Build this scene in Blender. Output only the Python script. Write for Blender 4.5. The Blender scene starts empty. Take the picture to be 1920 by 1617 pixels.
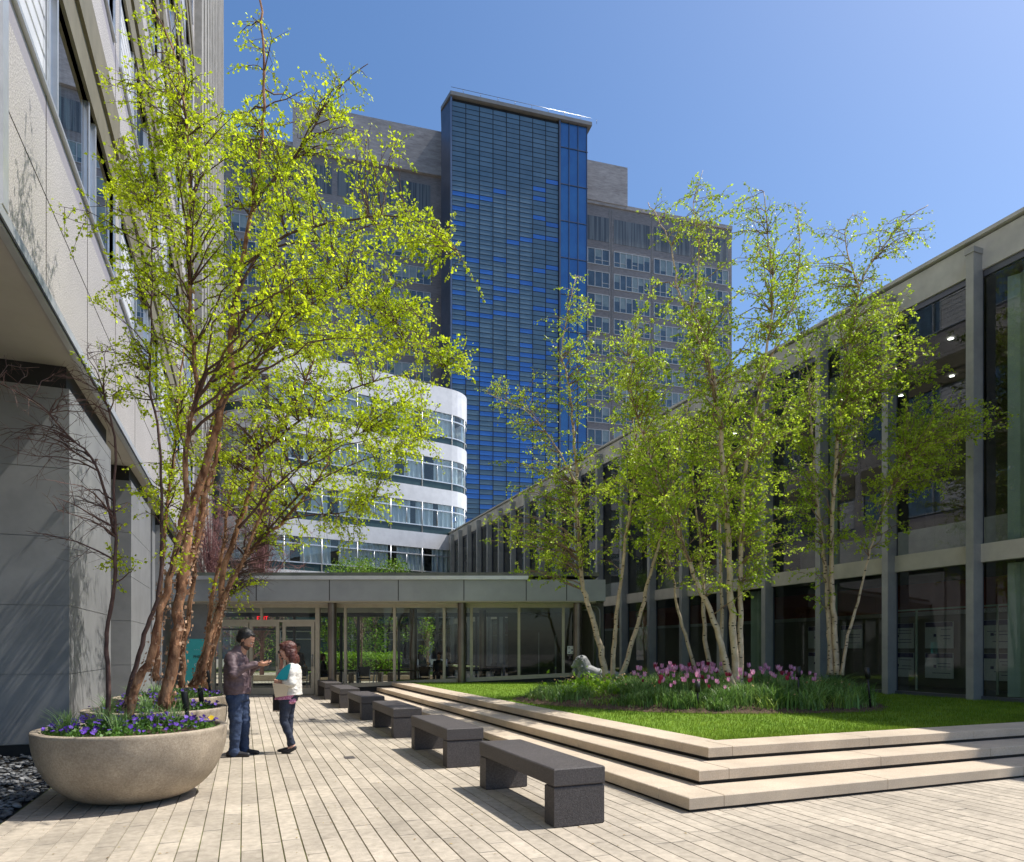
import bpy, bmesh, math, random
import numpy as np
from mathutils import Vector, Matrix, noise
R = math.radians
sc = bpy.context.scene
COL = sc.collection

# ------------------------------------------------------------------ camera
HZ = 1216.0          # horizon row in the 1920x1617 photograph
FP = 1280.0          # focal length in those pixels
YAW = R(21.42)       # plaza grid is turned this much against the view axis
CA, SA = math.cos(YAW), math.sin(YAW)
EYE = 1.55
cam_d = bpy.data.cameras.new('camera'); cam = bpy.data.objects.new('camera', cam_d); COL.objects.link(cam)
cam_d.sensor_width = 36; cam_d.lens = 24.0; cam_d.shift_y = (HZ - 808.5) / 1920
cam_d.clip_start = 0.05; cam_d.clip_end = 3000
cam.location = (0, 0, EYE); cam.rotation_euler = (R(90), 0, -YAW)
sc.camera = cam

# ------------------------------------------------------------------ sun and sky
SUN_EL, SUN_B = R(58), R(9)
world = bpy.data.worlds.new('World'); sc.world = world; world.use_nodes = True
nt = world.node_tree; nt.nodes.clear()
sky = nt.nodes.new('ShaderNodeTexSky'); sky.sky_type = 'NISHITA'; sky.sun_disc = False
sky.sun_elevation = SUN_EL; sky.sun_rotation = R(90) + SUN_B
sky.altitude = 300; sky.air_density = 1.0; sky.dust_density = 1.8; sky.ozone_density = 3.0
hs = nt.nodes.new('ShaderNodeHueSaturation'); hs.inputs['Saturation'].default_value = 1.2
bg = nt.nodes.new('ShaderNodeBackground'); bg.inputs['Strength'].default_value = 0.128
wo = nt.nodes.new('ShaderNodeOutputWorld')
nt.links.new(sky.outputs[0], hs.inputs['Color']); nt.links.new(hs.outputs[0], bg.inputs[0]); nt.links.new(bg.outputs[0], wo.inputs[0])
sl = bpy.data.lights.new('sun', 'SUN'); sl.energy = 4.3; sl.angle = R(0.5); sl.color = (1, 0.95, 0.87)
so = bpy.data.objects.new('sun', sl); COL.objects.link(so); so.location = (40, -8, 60)
sdir = Vector((math.cos(SUN_B) * math.cos(SUN_EL), -math.sin(SUN_B) * math.cos(SUN_EL), math.sin(SUN_EL)))
so.rotation_euler = sdir.to_track_quat('Z', 'Y').to_euler()
sc.view_settings.view_transform = 'Standard'; sc.view_settings.look = 'None'
sc.view_settings.exposure = 0.50; sc.view_settings.gamma = 1
sc.cycles.max_bounces = 8; sc.cycles.transparent_max_bounces = 24; sc.cycles.caustics_reflective = False
sc.cycles.caustics_refractive = False; sc.cycles.sample_clamp_indirect = 6

# ------------------------------------------------------------------ materials
MAT = {}
def lnk(t, a, b): t.links.new(a, b)
def nd(t, typ, **kw):
    n = t.nodes.new(typ)
    for k, v in kw.items():
        if k in n.inputs: n.inputs[k].default_value = v
        else: setattr(n, k, v)
    return n
def c4(c): return (c[0], c[1], c[2], 1)
def pmat(name, col, col2=None, scale=8, rough=0.7, metal=0.0, bump=0.0, bscale=None, detail=4, stretch=(1,1,1),
         contrast=(0.35, 0.65), island=0.0, spec=0.5, trans=0.0, big=None, coat=0):
    m = bpy.data.materials.new(name); m.use_nodes = True; t = m.node_tree
    b = t.nodes['Principled BSDF']; out = t.nodes['Material Output']
    b.inputs['Roughness'].default_value = rough; b.inputs['Metallic'].default_value = metal
    b.inputs['Specular IOR Level'].default_value = spec; b.inputs['Coat Weight'].default_value = coat
    tc = nd(t, 'ShaderNodeTexCoord'); mp = nd(t, 'ShaderNodeMapping'); mp.inputs['Scale'].default_value = stretch
    lnk(t, tc.outputs['Object'], mp.inputs[0])
    n = nd(t, 'ShaderNodeTexNoise', Scale=scale, Detail=detail, Roughness=0.6); lnk(t, mp.outputs[0], n.inputs['Vector'])
    cr = nd(t, 'ShaderNodeValToRGB'); e = cr.color_ramp.elements
    e[0].position, e[1].position = contrast; e[0].color = c4(col); e[1].color = c4(col2 or col)
    lnk(t, n.outputs['Fac'], cr.inputs[0]); last = cr.outputs[0]
    if big:      # large soft weathering: (scale, darkest factor)
        n2 = nd(t, 'ShaderNodeTexNoise', Scale=big[0], Detail=5, Roughness=0.65); lnk(t, mp.outputs[0], n2.inputs['Vector'])
        mr = nd(t, 'ShaderNodeMapRange'); mr.inputs['From Min'].default_value = 0.3; mr.inputs['From Max'].default_value = 0.7
        mr.inputs['To Min'].default_value = big[1]; mr.inputs['To Max'].default_value = 1.08
        lnk(t, n2.outputs['Fac'], mr.inputs['Value'])
        mx = nd(t, 'ShaderNodeMix', data_type='RGBA', blend_type='MULTIPLY'); mx.inputs[0].default_value = 1
        lnk(t, last, mx.inputs[6]); lnk(t, mr.outputs[0], mx.inputs[7]); last = mx.outputs[2]
    if island:
        g = nd(t, 'ShaderNodeNewGeometry'); hsv = nd(t, 'ShaderNodeHueSaturation')
        mr = nd(t, 'ShaderNodeMapRange'); mr.inputs['To Min'].default_value = 1 - island; mr.inputs['To Max'].default_value = 1 + island
        lnk(t, g.outputs['Random Per Island'], mr.inputs['Value']); lnk(t, mr.outputs[0], hsv.inputs['Value'])
        lnk(t, last, hsv.inputs['Color']); last = hsv.outputs[0]
    lnk(t, last, b.inputs['Base Color'])
    if bump:
        bn = nd(t, 'ShaderNodeTexNoise', Scale=bscale or scale, Detail=6, Roughness=0.65); lnk(t, mp.outputs[0], bn.inputs['Vector'])
        bp = nd(t, 'ShaderNodeBump'); bp.inputs['Strength'].default_value = bump; bp.inputs['Distance'].default_value = 0.02
        lnk(t, bn.outputs['Fac'], bp.inputs['Height']); lnk(t, bp.outputs[0], b.inputs['Normal'])
    if trans:
        tr = nd(t, 'ShaderNodeBsdfTranslucent'); lnk(t, last, tr.inputs[0])
        ms = nd(t, 'ShaderNodeMixShader'); ms.inputs[0].default_value = trans
        lnk(t, b.outputs[0], ms.inputs[1]); lnk(t, tr.outputs[0], ms.inputs[2]); lnk(t, ms.outputs[0], out.inputs[0])
    MAT[name] = m; return m
def glassmat(name, tint=(0.8, 0.88, 0.86), ior=1.5, rough=0.0, extra=0.0, k=1.2):
    m = bpy.data.materials.new(name); m.use_nodes = True; t = m.node_tree; t.nodes.clear()
    out = nd(t, 'ShaderNodeOutputMaterial'); tr = nd(t, 'ShaderNodeBsdfTransparent'); tr.inputs[0].default_value = c4(tint)
    gl = nd(t, 'ShaderNodeBsdfGlossy'); gl.inputs['Roughness'].default_value = rough; gl.inputs[0].default_value = (1, 1, 1, 1)
    ge = nd(t, 'ShaderNodeNewGeometry'); dt = nd(t, 'ShaderNodeVectorMath', operation='DOT_PRODUCT'); lnk(t, ge.outputs['Normal'], dt.inputs[0]); lnk(t, ge.outputs['Incoming'], dt.inputs[1])
    ab = nd(t, 'ShaderNodeMath', operation='ABSOLUTE'); lnk(t, dt.outputs['Value'], ab.inputs[0])
    om = nd(t, 'ShaderNodeMath', operation='SUBTRACT'); om.inputs[0].default_value = 1; lnk(t, ab.outputs[0], om.inputs[1])
    pw = nd(t, 'ShaderNodeMath', operation='POWER'); pw.inputs[1].default_value = 5; lnk(t, om.outputs[0], pw.inputs[0])
    f0 = ((ior-1)/(ior+1))**2
    fr = nd(t, 'ShaderNodeMath', operation='MULTIPLY_ADD'); fr.inputs[1].default_value = 1-f0; fr.inputs[2].default_value = f0; lnk(t, pw.outputs[0], fr.inputs[0])
    ad = nd(t, 'ShaderNodeMath', operation='MULTIPLY_ADD'); ad.inputs[1].default_value = k; ad.inputs[2].default_value = extra; ad.use_clamp = True
    ms = nd(t, 'ShaderNodeMixShader')
    lnk(t, fr.outputs[0], ad.inputs[0]); lnk(t, ad.outputs[0], ms.inputs[0])
    lnk(t, tr.outputs[0], ms.inputs[1]); lnk(t, gl.outputs[0], ms.inputs[2]); lnk(t, ms.outputs[0], out.inputs[0])
    MAT[name] = m; return m
def emit(name, col, s):
    m = bpy.data.materials.new(name); m.use_nodes = True; b = m.node_tree.nodes['Principled BSDF']
    b.inputs['Base Color'].default_value = c4(col); b.inputs['Emission Color'].default_value = c4(col); b.inputs['Emission Strength'].default_value = s
    MAT[name] = m; return m

pmat('paver', (.385,.335,.265), (.51,.445,.355), 14, .85, bump=.35, bscale=90, island=.13, big=(1.1,.72))
pmat('joint', (.05,.05,.025), (.14,.18,.03), 1.1, .95, contrast=(.4,.6))
pmat('joint_dark', (.03,.028,.02), (.09,.10,.03), 1.3, .95, contrast=(.4,.6))
pmat('step_stone', (.52,.42,.305), (.63,.53,.41), 90, .8, bump=.4, bscale=220, big=(1.3,.78))
pmat('dark_gap', (.03,.026,.022), None, 5, .9)
pmat('bench_stone', (.05,.043,.042), (.10,.088,.085), 60, .62, bump=.55, bscale=90, big=(1.5,.8))
pmat('grass', (.15,.26,.018), (.27,.38,.04), 1.6, .8, island=.4, trans=.35, spec=.2, big=(.35,.72))
pmat('lawn_soil', (.10,.20,.01), (.17,.28,.012), 9, .95, bump=.5, bscale=60)
pmat('mulch', (.055,.03,.018), (.13,.08,.05), 35, .95, bump=1.0, bscale=60)
pmat('leaf_blade', (.10,.22,.035), (.26,.40,.11), 2.0, .42, island=.35, trans=.3, spec=.5)
pmat('leaf_lime', (.20,.38,.02), (.28,.46,.03), 2, .5, island=.3, trans=.4)
pmat('granite', (.24,.22,.215), (.62,.59,.57), 60, .6, bump=.0, bscale=40, detail=3, contrast=(.40,.60), big=(.35,.86))
pmat('granite_smooth', (.30,.28,.31), (.36,.34,.37), 40, .5)
pmat('olive_metal', (.19,.17,.11), (.24,.21,.14), 3, .5, big=(.6,.85))
pmat('panel_grey', (.22,.225,.23), (.26,.265,.27), 3, .42, big=(.5,.85))
pmat('soffit', (.50,.485,.46), (.54,.525,.50), 2, .8)
pmat('silver', (.62,.64,.66), (.70,.72,.74), 4, .35, metal=.55)
pmat('frame_beige', (.38,.34,.27), (.43,.39,.31), 5, .45, metal=.2)
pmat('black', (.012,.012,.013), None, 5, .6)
pmat('dark_room', (.10,.10,.095), (.13,.128,.12), 2, .8)
pmat('rib_stone', (.30,.29,.26), (.42,.40,.37), 1.5, .7, big=(.3,.7))
pmat('pavilion_metal', (.30,.32,.335), (.345,.365,.38), 1.2, .4, metal=.25, big=(.5,.9))
pmat('roof_felt', (.10,.11,.09), (.16,.17,.13), 3, .9)
pmat('column_bronze', (.16,.135,.115), (.22,.185,.16), 2, .3, metal=.7)
pmat('ceiling', (.45,.45,.43), None, 2, .8)
pmat('fin_metal', (.33,.34,.34), (.39,.40,.39), 3, .4, metal=.3, big=(.8,.85))
pmat('fascia_stone', (.50,.51,.50), (.62,.625,.60), 1.5, .6, big=(.6,.75), bump=.1)
pmat('band_stone', (.50,.48,.42), (.56,.54,.47), 1.5, .6, big=(.9,.8))
pmat('interior_red', (.16,.035,.025), (.20,.045,.03), 2, .6)
pmat('interior_grey', (.13,.125,.10), (.16,.155,.13), 1, .6)
pmat('poster_white', (.5,.56,.56), (.62,.66,.66), 30, .6)
pmat('poster_blue', (.02,.02,.10), None, 3, .6)
pmat('curtain_green', (.30,.38,.31), (.36,.44,.37), 2, .85)
pmat('white_paint', (.60,.61,.64), (.68,.69,.72), 2, .45, big=(.4,.93))
pmat('curtain', (.78,.80,.80), (.86,.88,.88), 3, .9, trans=.3)
pmat('sill_dark', (.03,.06,.065), (.04,.075,.08), 2, .2)
pmat('brick_wall', (.22,.20,.20), (.34,.315,.31), 1.2, .85, bump=.6, bscale=2.2, stretch=(1,1,5), contrast=(.3,.7), big=(.08,.75))
pmat('rough_concrete', (.33,.30,.29), (.52,.48,.46), .9, .9, bump=1.0, bscale=1.6, stretch=(1,1,4), contrast=(.3,.7), big=(.1,.75))
pmat('louver', (.07,.085,.10), (.17,.19,.20), 2.2, .5, stretch=(1,1,.02), contrast=(.45,.55))
pmat('win_frame', (.50,.52,.54), None, 2, .5)
pmat('win_dark', (.035,.055,.07), (.09,.13,.16), .4, .06, spec=1)
pmat('win_blind', (.20,.26,.27), (.32,.38,.37), .5, .25)
pmat('cell_grey', (.075,.15,.22), (.105,.185,.255), .4, .35, spec=.6, island=.12)
pmat('cell_blue', (.03,.14,.46), (.04,.17,.54), .2, .22, spec=.8, island=.12)
pmat('strip_glass', (.012,.10,.34), (.03,.17,.44), .15, .05, spec=1)
pmat('tower_metal', (.10,.11,.14), (.14,.15,.19), .2, .35, metal=.5)
pmat('tower_edge', (.16,.20,.28), None, 2, .4, metal=.4)
pmat('cornice_metal', (.20,.19,.18), (.25,.24,.22), .5, .5)
pmat('white_plastic', (.75,.75,.75), None, 4, .4)
pmat('pot_concrete', (.36,.29,.21), (.50,.42,.32), 55, .75, bump=.5, bscale=130, detail=5, big=(2.6,.6))
pmat('soil', (.05,.03,.02), (.10,.06,.04), 30, .95, bump=1, bscale=50)
pmat('pansy_leaf', (.06,.16,.02), (.14,.28,.04), 6, .5, island=.35, trans=.3)
pmat('pansy_violet', (.08,.025,.30), (.14,.05,.45), 9, .6, island=.45, trans=.2)
pmat('pansy_yellow', (.85,.60,.02), None, 9, .6)
pmat('spray_grass', (.16,.30,.08), (.28,.42,.16), 6, .5, island=.3, trans=.3)
pmat('pebble', (.05,.055,.06), (.22,.225,.23), 4, .55, island=.45, bump=.1, bscale=30)
pmat('river_bark', (.17,.065,.03), (.64,.34,.18), 11, .85, bump=1.0, bscale=22, stretch=(1,1,.45), contrast=(.38,.62), detail=8, big=(3,.4))
pmat('bark_curl', (.30,.15,.08), (.62,.42,.28), 8, .8, island=.4, trans=.25)
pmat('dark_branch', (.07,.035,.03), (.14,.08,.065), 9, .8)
pmat('bud_branch', (.20,.09,.085), (.30,.15,.14), 9, .8)
pmat('leaf_river', (.42,.56,.014), (.74,.86,.03), 1.6, .5, island=.42, trans=.6, spec=.4)
pmat('leaf_birch', (.28,.44,.02), (.60,.74,.055), 1.2, .42, island=.42, trans=.56, spec=.5)
pmat('birch_branch', (.20,.13,.09), (.34,.24,.17), 9, .8)
pmat('leaf_back', (.12,.26,.02), (.22,.36,.03), .8, .5, island=.4, trans=.4)
pmat('marble', (.13,.135,.14), (.27,.28,.285), 5, .55, bump=.3, bscale=30)  # white marble darkened: the shade over the lion is put into the colour
pmat('rubber', (.012,.012,.012), None, 5, .5)
pmat('tulip_pink', (.60,.18,.42), (.80,.50,.68), 25, .5, island=.3, trans=.3)
pmat('tulip_maroon', (.22,.01,.04), (.32,.02,.07), 25, .5, island=.3, trans=.2)
pmat('teal_sign', (.03,.34,.36), (.04,.38,.40), 2, .5)
pmat('steel_pipe', (.22,.23,.24), None, 3, .3, metal=.8)
glassmat('clear_glass', (.80,.85,.83), 1.45)
glassmat('hall_glass', (.72,.78,.76), 1.5, k=1.5)
glassmat('blue_glass', (.45,.65,.72), 1.6, extra=.32, k=1.3)
glassmat('curve_glass', (.92,.97,.98), 1.45)
emit('lamp', (1, .97, .9), 6); emit('lamp_warm', (1, .45, .12), 3); emit('exit_red', (1, .02, .03), 1.2)

# birch bark: cream with dark eye marks
def birchbark():
    m = pmat('birch_bark', (.54,.41,.26), (.70,.57,.40), 6, .7, bump=.3, bscale=30, big=(2,.75))
    t = m.node_tree; b = t.nodes['Principled BSDF']; src = b.inputs['Base Color'].links[0].from_socket
    tc = nd(t, 'ShaderNodeTexCoord'); mp = nd(t, 'ShaderNodeMapping'); mp.inputs['Scale'].default_value = (7, 7, 16)
    lnk(t, tc.outputs['Object'], mp.inputs[0])
    v = nd(t, 'ShaderNodeTexVoronoi', Scale=1.0); lnk(t, mp.outputs[0], v.inputs['Vector'])
    mr = nd(t, 'ShaderNodeMapRange'); mr.inputs['From Min'].default_value = .16; mr.inputs['From Max'].default_value = .26
    lnk(t, v.outputs['Distance'], mr.inputs['Value'])
    mx = nd(t, 'ShaderNodeMix', data_type='RGBA'); mx.inputs[6].default_value = (.045, .03, .022, 1)
    lnk(t, mr.outputs[0], mx.inputs[0]); lnk(t, src, mx.inputs[7]); lnk(t, mx.outputs[2], b.inputs['Base Color'])
birchbark()

# ------------------------------------------------------------------ object helpers
XF = {}
IDM = Matrix.Identity(4)
def C2W(xc, zc, z=0.0):
    """a point given across / away from the view axis, in metres -> world"""
    return Vector((xc * CA + zc * SA, -xc * SA + zc * CA, z))
def PX(px, py, d):
    return C2W((px - 960) / FP * d, d, EYE + (HZ - py) / FP * d)
CM = Matrix.Rotation(-YAW, 4, 'Z')          # frame aligned with the view axis
def props(o, label=None, cat=None, group=None, kind=None):
    if label: o['label'] = label
    if cat: o['category'] = cat
    if group: o['group'] = group
    if kind: o['kind'] = kind
    return o
def thing(name, label, cat, loc=(0, 0, 0), rz=0.0, group=None, kind=None):
    o = bpy.data.objects.new(name, None); COL.objects.link(o)
    o.location = loc; o.rotation_euler = (0, 0, rz); o.empty_display_size = .3
    XF[o.name] = Matrix.Translation(Vector(loc)) @ Matrix.Rotation(rz, 4, 'Z')
    return props(o, label, cat, group, kind)
class MB:
    """collects geometry (frame G -> world) and links it as one mesh"""
    def __init__(s, G=IDM): s.v = []; s.f = []; s.m = []; s.sm = []; s.G = G
    def add(s, vs, fs, mi=0, smooth=False):
        n = len(s.v); G = s.G
        s.v.extend([G @ Vector(p) for p in vs]) if G is not IDM else s.v.extend([Vector(p) for p in vs])
        for f in fs: s.f.append([i + n for i in f]); s.m.append(mi); s.sm.append(smooth)
    def box(s, x0, x1, y0, y1, z0, z1, mi=0):
        s.add([(x0,y0,z0),(x1,y0,z0),(x1,y1,z0),(x0,y1,z0),(x0,y0,z1),(x1,y0,z1),(x1,y1,z1),(x0,y1,z1)],
              [(0,3,2,1),(4,5,6,7),(0,1,5,4),(1,2,6,5),(2,3,7,6),(3,0,4,7)], mi)
    def prism(s, poly, z0, z1, mi=0):
        n = len(poly); vs = [(p[0],p[1],z0) for p in poly] + [(p[0],p[1],z1) for p in poly]
        s.add(vs, [tuple(range(n-1,-1,-1)), tuple(range(n,2*n))] + [(i,(i+1)%n,(i+1)%n+n,i+n) for i in range(n)], mi)
    def quad(s, a, b, c, d, mi=0): s.add([a,b,c,d], [(0,1,2,3)], mi)
    def tube(s, pts, rad, n=6, mi=0, cap=True, jit=0, smooth=True):
        pts = [Vector(p) for p in pts]; k = len(pts)
        if not hasattr(rad, '__len__'): rad = [rad]*k
        vs = []; up = None
        for i, p in enumerate(pts):
            d = (pts[min(i+1,k-1)] - pts[max(i-1,0)])
            if d.length < 1e-9: d = Vector((0,0,1))
            d.normalize()
            if up is None: up = Vector((1,0,0)) if abs(d.x) < .8 else Vector((0,1,0))
            a = up - d*up.dot(d)
            if a.length < 1e-4: a = d.orthogonal()
            a.normalize(); up = a; b = d.cross(a)
            for j in range(n):
                t = 2*math.pi*j/n; r = rad[i]*(1 + (random.uniform(-jit,jit) if jit else 0))
                vs.append(p + a*(math.cos(t)*r) + b*(math.sin(t)*r))
        fs = [(i*n+j, i*n+(j+1)%n, (i+1)*n+(j+1)%n, (i+1)*n+j) for i in range(k-1) for j in range(n)]
        s.add(vs, fs, mi, smooth)
        if cap:
            m = len(s.v) - len(vs)
            s.f.append([m+j for j in range(n-1,-1,-1)]); s.m.append(mi); s.sm.append(False)
            s.f.append([m+(k-1)*n+j for j in range(n)]); s.m.append(mi); s.sm.append(False)
    def lathe(s, c, prof, n=48, mi=0, smooth=True):
        vs = [(c[0]+r*math.cos(2*math.pi*j/n), c[1]+r*math.sin(2*math.pi*j/n), c[2]+z) for r, z in prof for j in range(n)]
        s.add(vs, [(i*n+j, i*n+(j+1)%n, (i+1)*n+(j+1)%n, (i+1)*n+j) for i in range(len(prof)-1) for j in range(n)], mi, smooth)
    def ball(s, c, r, mi=0, seg=10, rings=7, M=None):
        if not hasattr(r, '__len__'): r = (r,r,r)
        vs = []; 
        for i in range(rings+1):
            th = math.pi*i/rings
            for j in range(seg):
                ph = 2*math.pi*j/seg
                p = Vector((r[0]*math.sin(th)*math.cos(ph), r[1]*math.sin(th)*math.sin(ph), r[2]*math.cos(th)))
                if M: p = M @ p
                vs.append(p + Vector(c))
        s.add(vs, [(i*seg+j, (i+1)*seg+j, (i+1)*seg+(j+1)%seg, i*seg+(j+1)%seg) for i in range(rings) for j in range(seg)], mi, True)
    def build(s, name, mats, parent=None, origin=None, **pr):
        if not isinstance(mats, (list, tuple)): mats = [mats]
        me = bpy.data.meshes.new(name)
        inv = XF[parent.name].inverted() if parent is not None else None
        org = Vector(origin) if origin is not None else None
        vs = s.v
        if inv is not None: vs = [inv @ p for p in vs]
        elif org is not None: vs = [p - org for p in vs]
        me.from_pydata([tuple(p) for p in vs], [], s.f)
        for m in mats: me.materials.append(MAT[m])
        me.polygons.foreach_set('material_index', s.m); me.polygons.foreach_set('use_smooth', s.sm)
        me.update()
        o = bpy.data.objects.new(name, me); COL.objects.link(o)
        if parent is not None: o.parent = parent; XF[o.name] = XF[parent.name]
        else:
            o.location = org if org is not None else (0,0,0)
            XF[o.name] = Matrix.Translation(org) if org is not None else IDM
        return props(o, **pr)
def nmesh(name, co, quads, mat, parent=None, smooth=False, **pr):
    """fast mesh from numpy arrays of quads"""
    me = bpy.data.meshes.new(name)
    if parent is not None:
        inv = np.array(XF[parent.name].inverted()); co = co @ inv[:3,:3].T + inv[:3,3]
    k = quads.shape[1]
    me.vertices.add(len(co)); me.vertices.foreach_set('co', co.astype(np.float32).ravel())
    me.loops.add(quads.size); me.loops.foreach_set('vertex_index', quads.astype(np.int32).ravel())
    me.polygons.add(len(quads)); me.polygons.foreach_set('loop_start', np.arange(0, quads.size, k, dtype=np.int32))
    me.update(calc_edges=True); me.validate()
    for m in (mat if isinstance(mat, (list,tuple)) else [mat]): me.materials.append(MAT[m])
    if smooth: me.polygons.foreach_set('use_smooth', np.ones(len(quads), dtype=bool))
    o = bpy.data.objects.new(name, me); COL.objects.link(o)
    if parent is not None: o.parent = parent; XF[o.name] = XF[parent.name]
    else: XF[o.name] = IDM
    return props(o, **pr)
def copy_tree(o, loc=None, rz=None, label=None, group=None):
    def rec(s, par):
        c = s.copy(); COL.objects.link(c)
        if par is not None: c.parent = par
        for ch in list(s.children): rec(ch, c)
        return c
    c = rec(o, None)
    if loc is not None: c.location = loc
    if rz is not None: c.rotation_euler = (0, 0, rz)
    if label: c['label'] = label
    if group: c['group'] = group
    return c
def text_mesh(name, s, size, M, mat, parent=None, align='CENTER', ext=.004, world_parent=None):
    cu = bpy.data.curves.new(name, 'FONT'); cu.body = s; cu.size = size; cu.align_x = align; cu.extrude = ext
    o = bpy.data.objects.new(name, cu); COL.objects.link(o)
    dg = bpy.context.evaluated_depsgraph_get(); me = bpy.data.meshes.new_from_object(o.evaluated_get(dg))
    bpy.data.objects.remove(o); bpy.data.curves.remove(cu)
    T = M if parent is None else XF[parent.name].inverted() @ M
    me.transform(T); me.materials.clear(); me.materials.append(MAT[mat])
    q = bpy.data.objects.new(name, me); COL.objects.link(q)
    if parent is not None: q.parent = parent; XF[q.name] = XF[parent.name]
    return q
# ================================================================== GROUND
rnd = random.Random(7)
g = MB(); g.add([(-300,-120,-.06),(400,-120,-.06),(400,600,-.06),(-300,600,-.06)], [(0,1,2,3)])
pmat('ground_mat', (.18,.165,.14), (.26,.24,.20), .6, .9)
g.build('ground', 'ground_mat', kind='structure')
g = MB(); g.add([(-2.02,-8,-.012),(26,-8,-.012),(26,62,-.012),(-2.02,62,-.012)], [(0,1,2,3)])
g.build('joint_bed', 'joint', kind='structure')
# steps geometry (shared)
DR = .022        # slight drift of the long edges
L1, L2, L3 = (3.90,5.37), (4.36,5.84), (4.83,6.30)
YE = 22.2
pv = []; pf = []
def plank(x0,x1,y0,y1):
    z = rnd.uniform(-.0012,.0012); n = len(pv); c = .003
    pv.extend([(x0,y0,-.012),(x1,y0,-.012),(x1,y1,-.012),(x0,y1,-.012),(x0+c,y0+c,z),(x1-c,y0+c,z),(x1-c,y1-c,z),(x0+c,y1-c,z)])
    pf.extend([(n+4,n+5,n+6,n+7),(n,n+1,n+5,n+4),(n+1,n+2,n+6,n+5),(n+2,n+3,n+7,n+6),(n+3,n,n+4,n+7)])
W_ = .152
i = 0; x = -2.0
while x < 24:
    y = -6 - rnd.uniform(0, 1)
    while y < 46:
        ln = rnd.choice([.62,.78,.92,.92,1.1])
        # nothing laid under the stepped lawn
        if not (x > L1[0]+.25 and 5.62 < y and y+ln < 21.9):
            plank(x+.003, x+W_-.003, y+.002, y+ln-.002)
        y += ln
    x += W_
    i += 1
me = bpy.data.meshes.new('paving'); me.from_pydata(pv, [], pf); me.materials.append(MAT['paver'])
o = bpy.data.objects.new('paving', me); COL.objects.link(o); props(o, kind='structure')

# ================================================================== STEPS
def step_block(mb, poly, z0, z1, c=.008):
    # prism with a small chamfer on the top arris
    n = len(poly); cx = sum(p[0] for p in poly)/n; cy = sum(p[1] for p in poly)/n
    ins = []
    for i in range(n):
        p0, p1, p2 = Vector(poly[i-1]), Vector(poly[i]), Vector(poly[(i+1)%n])
        d1 = (p1-p0).normalized(); d2 = (p2-p1).normalized()
        n1 = Vector((-d1.y, d1.x)); n2 = Vector((-d2.y, d2.x)); b = (n1+n2); b = b/ max(.2, b.dot(n1))
        ins.append(p1 + b*c)
    vs = [(p[0],p[1],z0) for p in poly]+[(p[0],p[1],z1-c) for p in poly]+[(p[0],p[1],z1) for p in ins]
    fs = [tuple(range(n-1,-1,-1)), tuple(range(2*n,3*n))]
    for k in (0,1): fs += [(k*n+i, k*n+(i+1)%n, (k+1)*n+(i+1)%n, (k+1)*n+i) for i in range(n)]
    mb.add(vs, fs)
st = thing('stone_steps', 'three low tan stone steps wrapping the raised lawn', 'steps', (L1[0], L1[1], 0))
XR = 22.0
for k, ((x0,y0), zt) in enumerate(((L1,.14),(L2,.29),(L3,.44))):
    mb = MB(); wd = .50; g_ = .003
    ex = lambda y, off=0: x0 - DR*(y-y0) + off        # drifting left edge
    # corner stone then the long side, front side, back side
    ys = [y0+wd]
    while ys[-1] < YE-.3:
        ys.append(min(YE, ys[-1]+rnd.uniform(1.8,2.4)))
    for a, b in zip(ys[:-1], ys[1:]):
        step_block(mb, [(ex(a),a+g_),(ex(a,wd),a+g_),(ex(b,wd),b-g_),(ex(b),b-g_)], zt-.11, zt)
    xs = [x0, x0+(.40,.38,.33)[k]]
    while xs[-1] < XR: xs.append(xs[-1]+rnd.uniform(1.7,2.3))
    step_block(mb, [(x0,y0),(xs[1]-g_,y0),(xs[1]-g_,y0+wd-g_),(ex(y0+wd),y0+wd-g_)], zt-.11, zt)
    for a, b in zip(xs[1:-1], xs[2:]):
        step_block(mb, [(a+g_,y0),(b-g_,y0),(b-g_,y0+wd-g_*2),(a+g_,y0+wd-g_*2)], zt-.11, zt)
    mb.build('step', 'step_stone', st)
    cb = MB(); ins = .035
    cb.prism([(x0+ins,y0+ins),(XR-.1,y0+ins),(XR-.1,y0+wd-.06),(x0+wd-.06,y0+wd-.06),(ex(YE-.1,wd-.06),YE-.1),(ex(YE-.1,ins),YE-.1)], zt-.152 if k else -.01, zt-.1105)
    cb.build('step_base', 'dark_gap', st)
# lawn body
LX = lambda y: L3[0]+.5 - DR*(y-L3[1])
lb = MB(); lb.prism([(LX(6.80),6.80),(XR,6.80),(XR,24.5),(LX(24.5),24.5)], .0, .415)
lb.build('lawn_base', 'lawn_soil', kind='structure')

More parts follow.
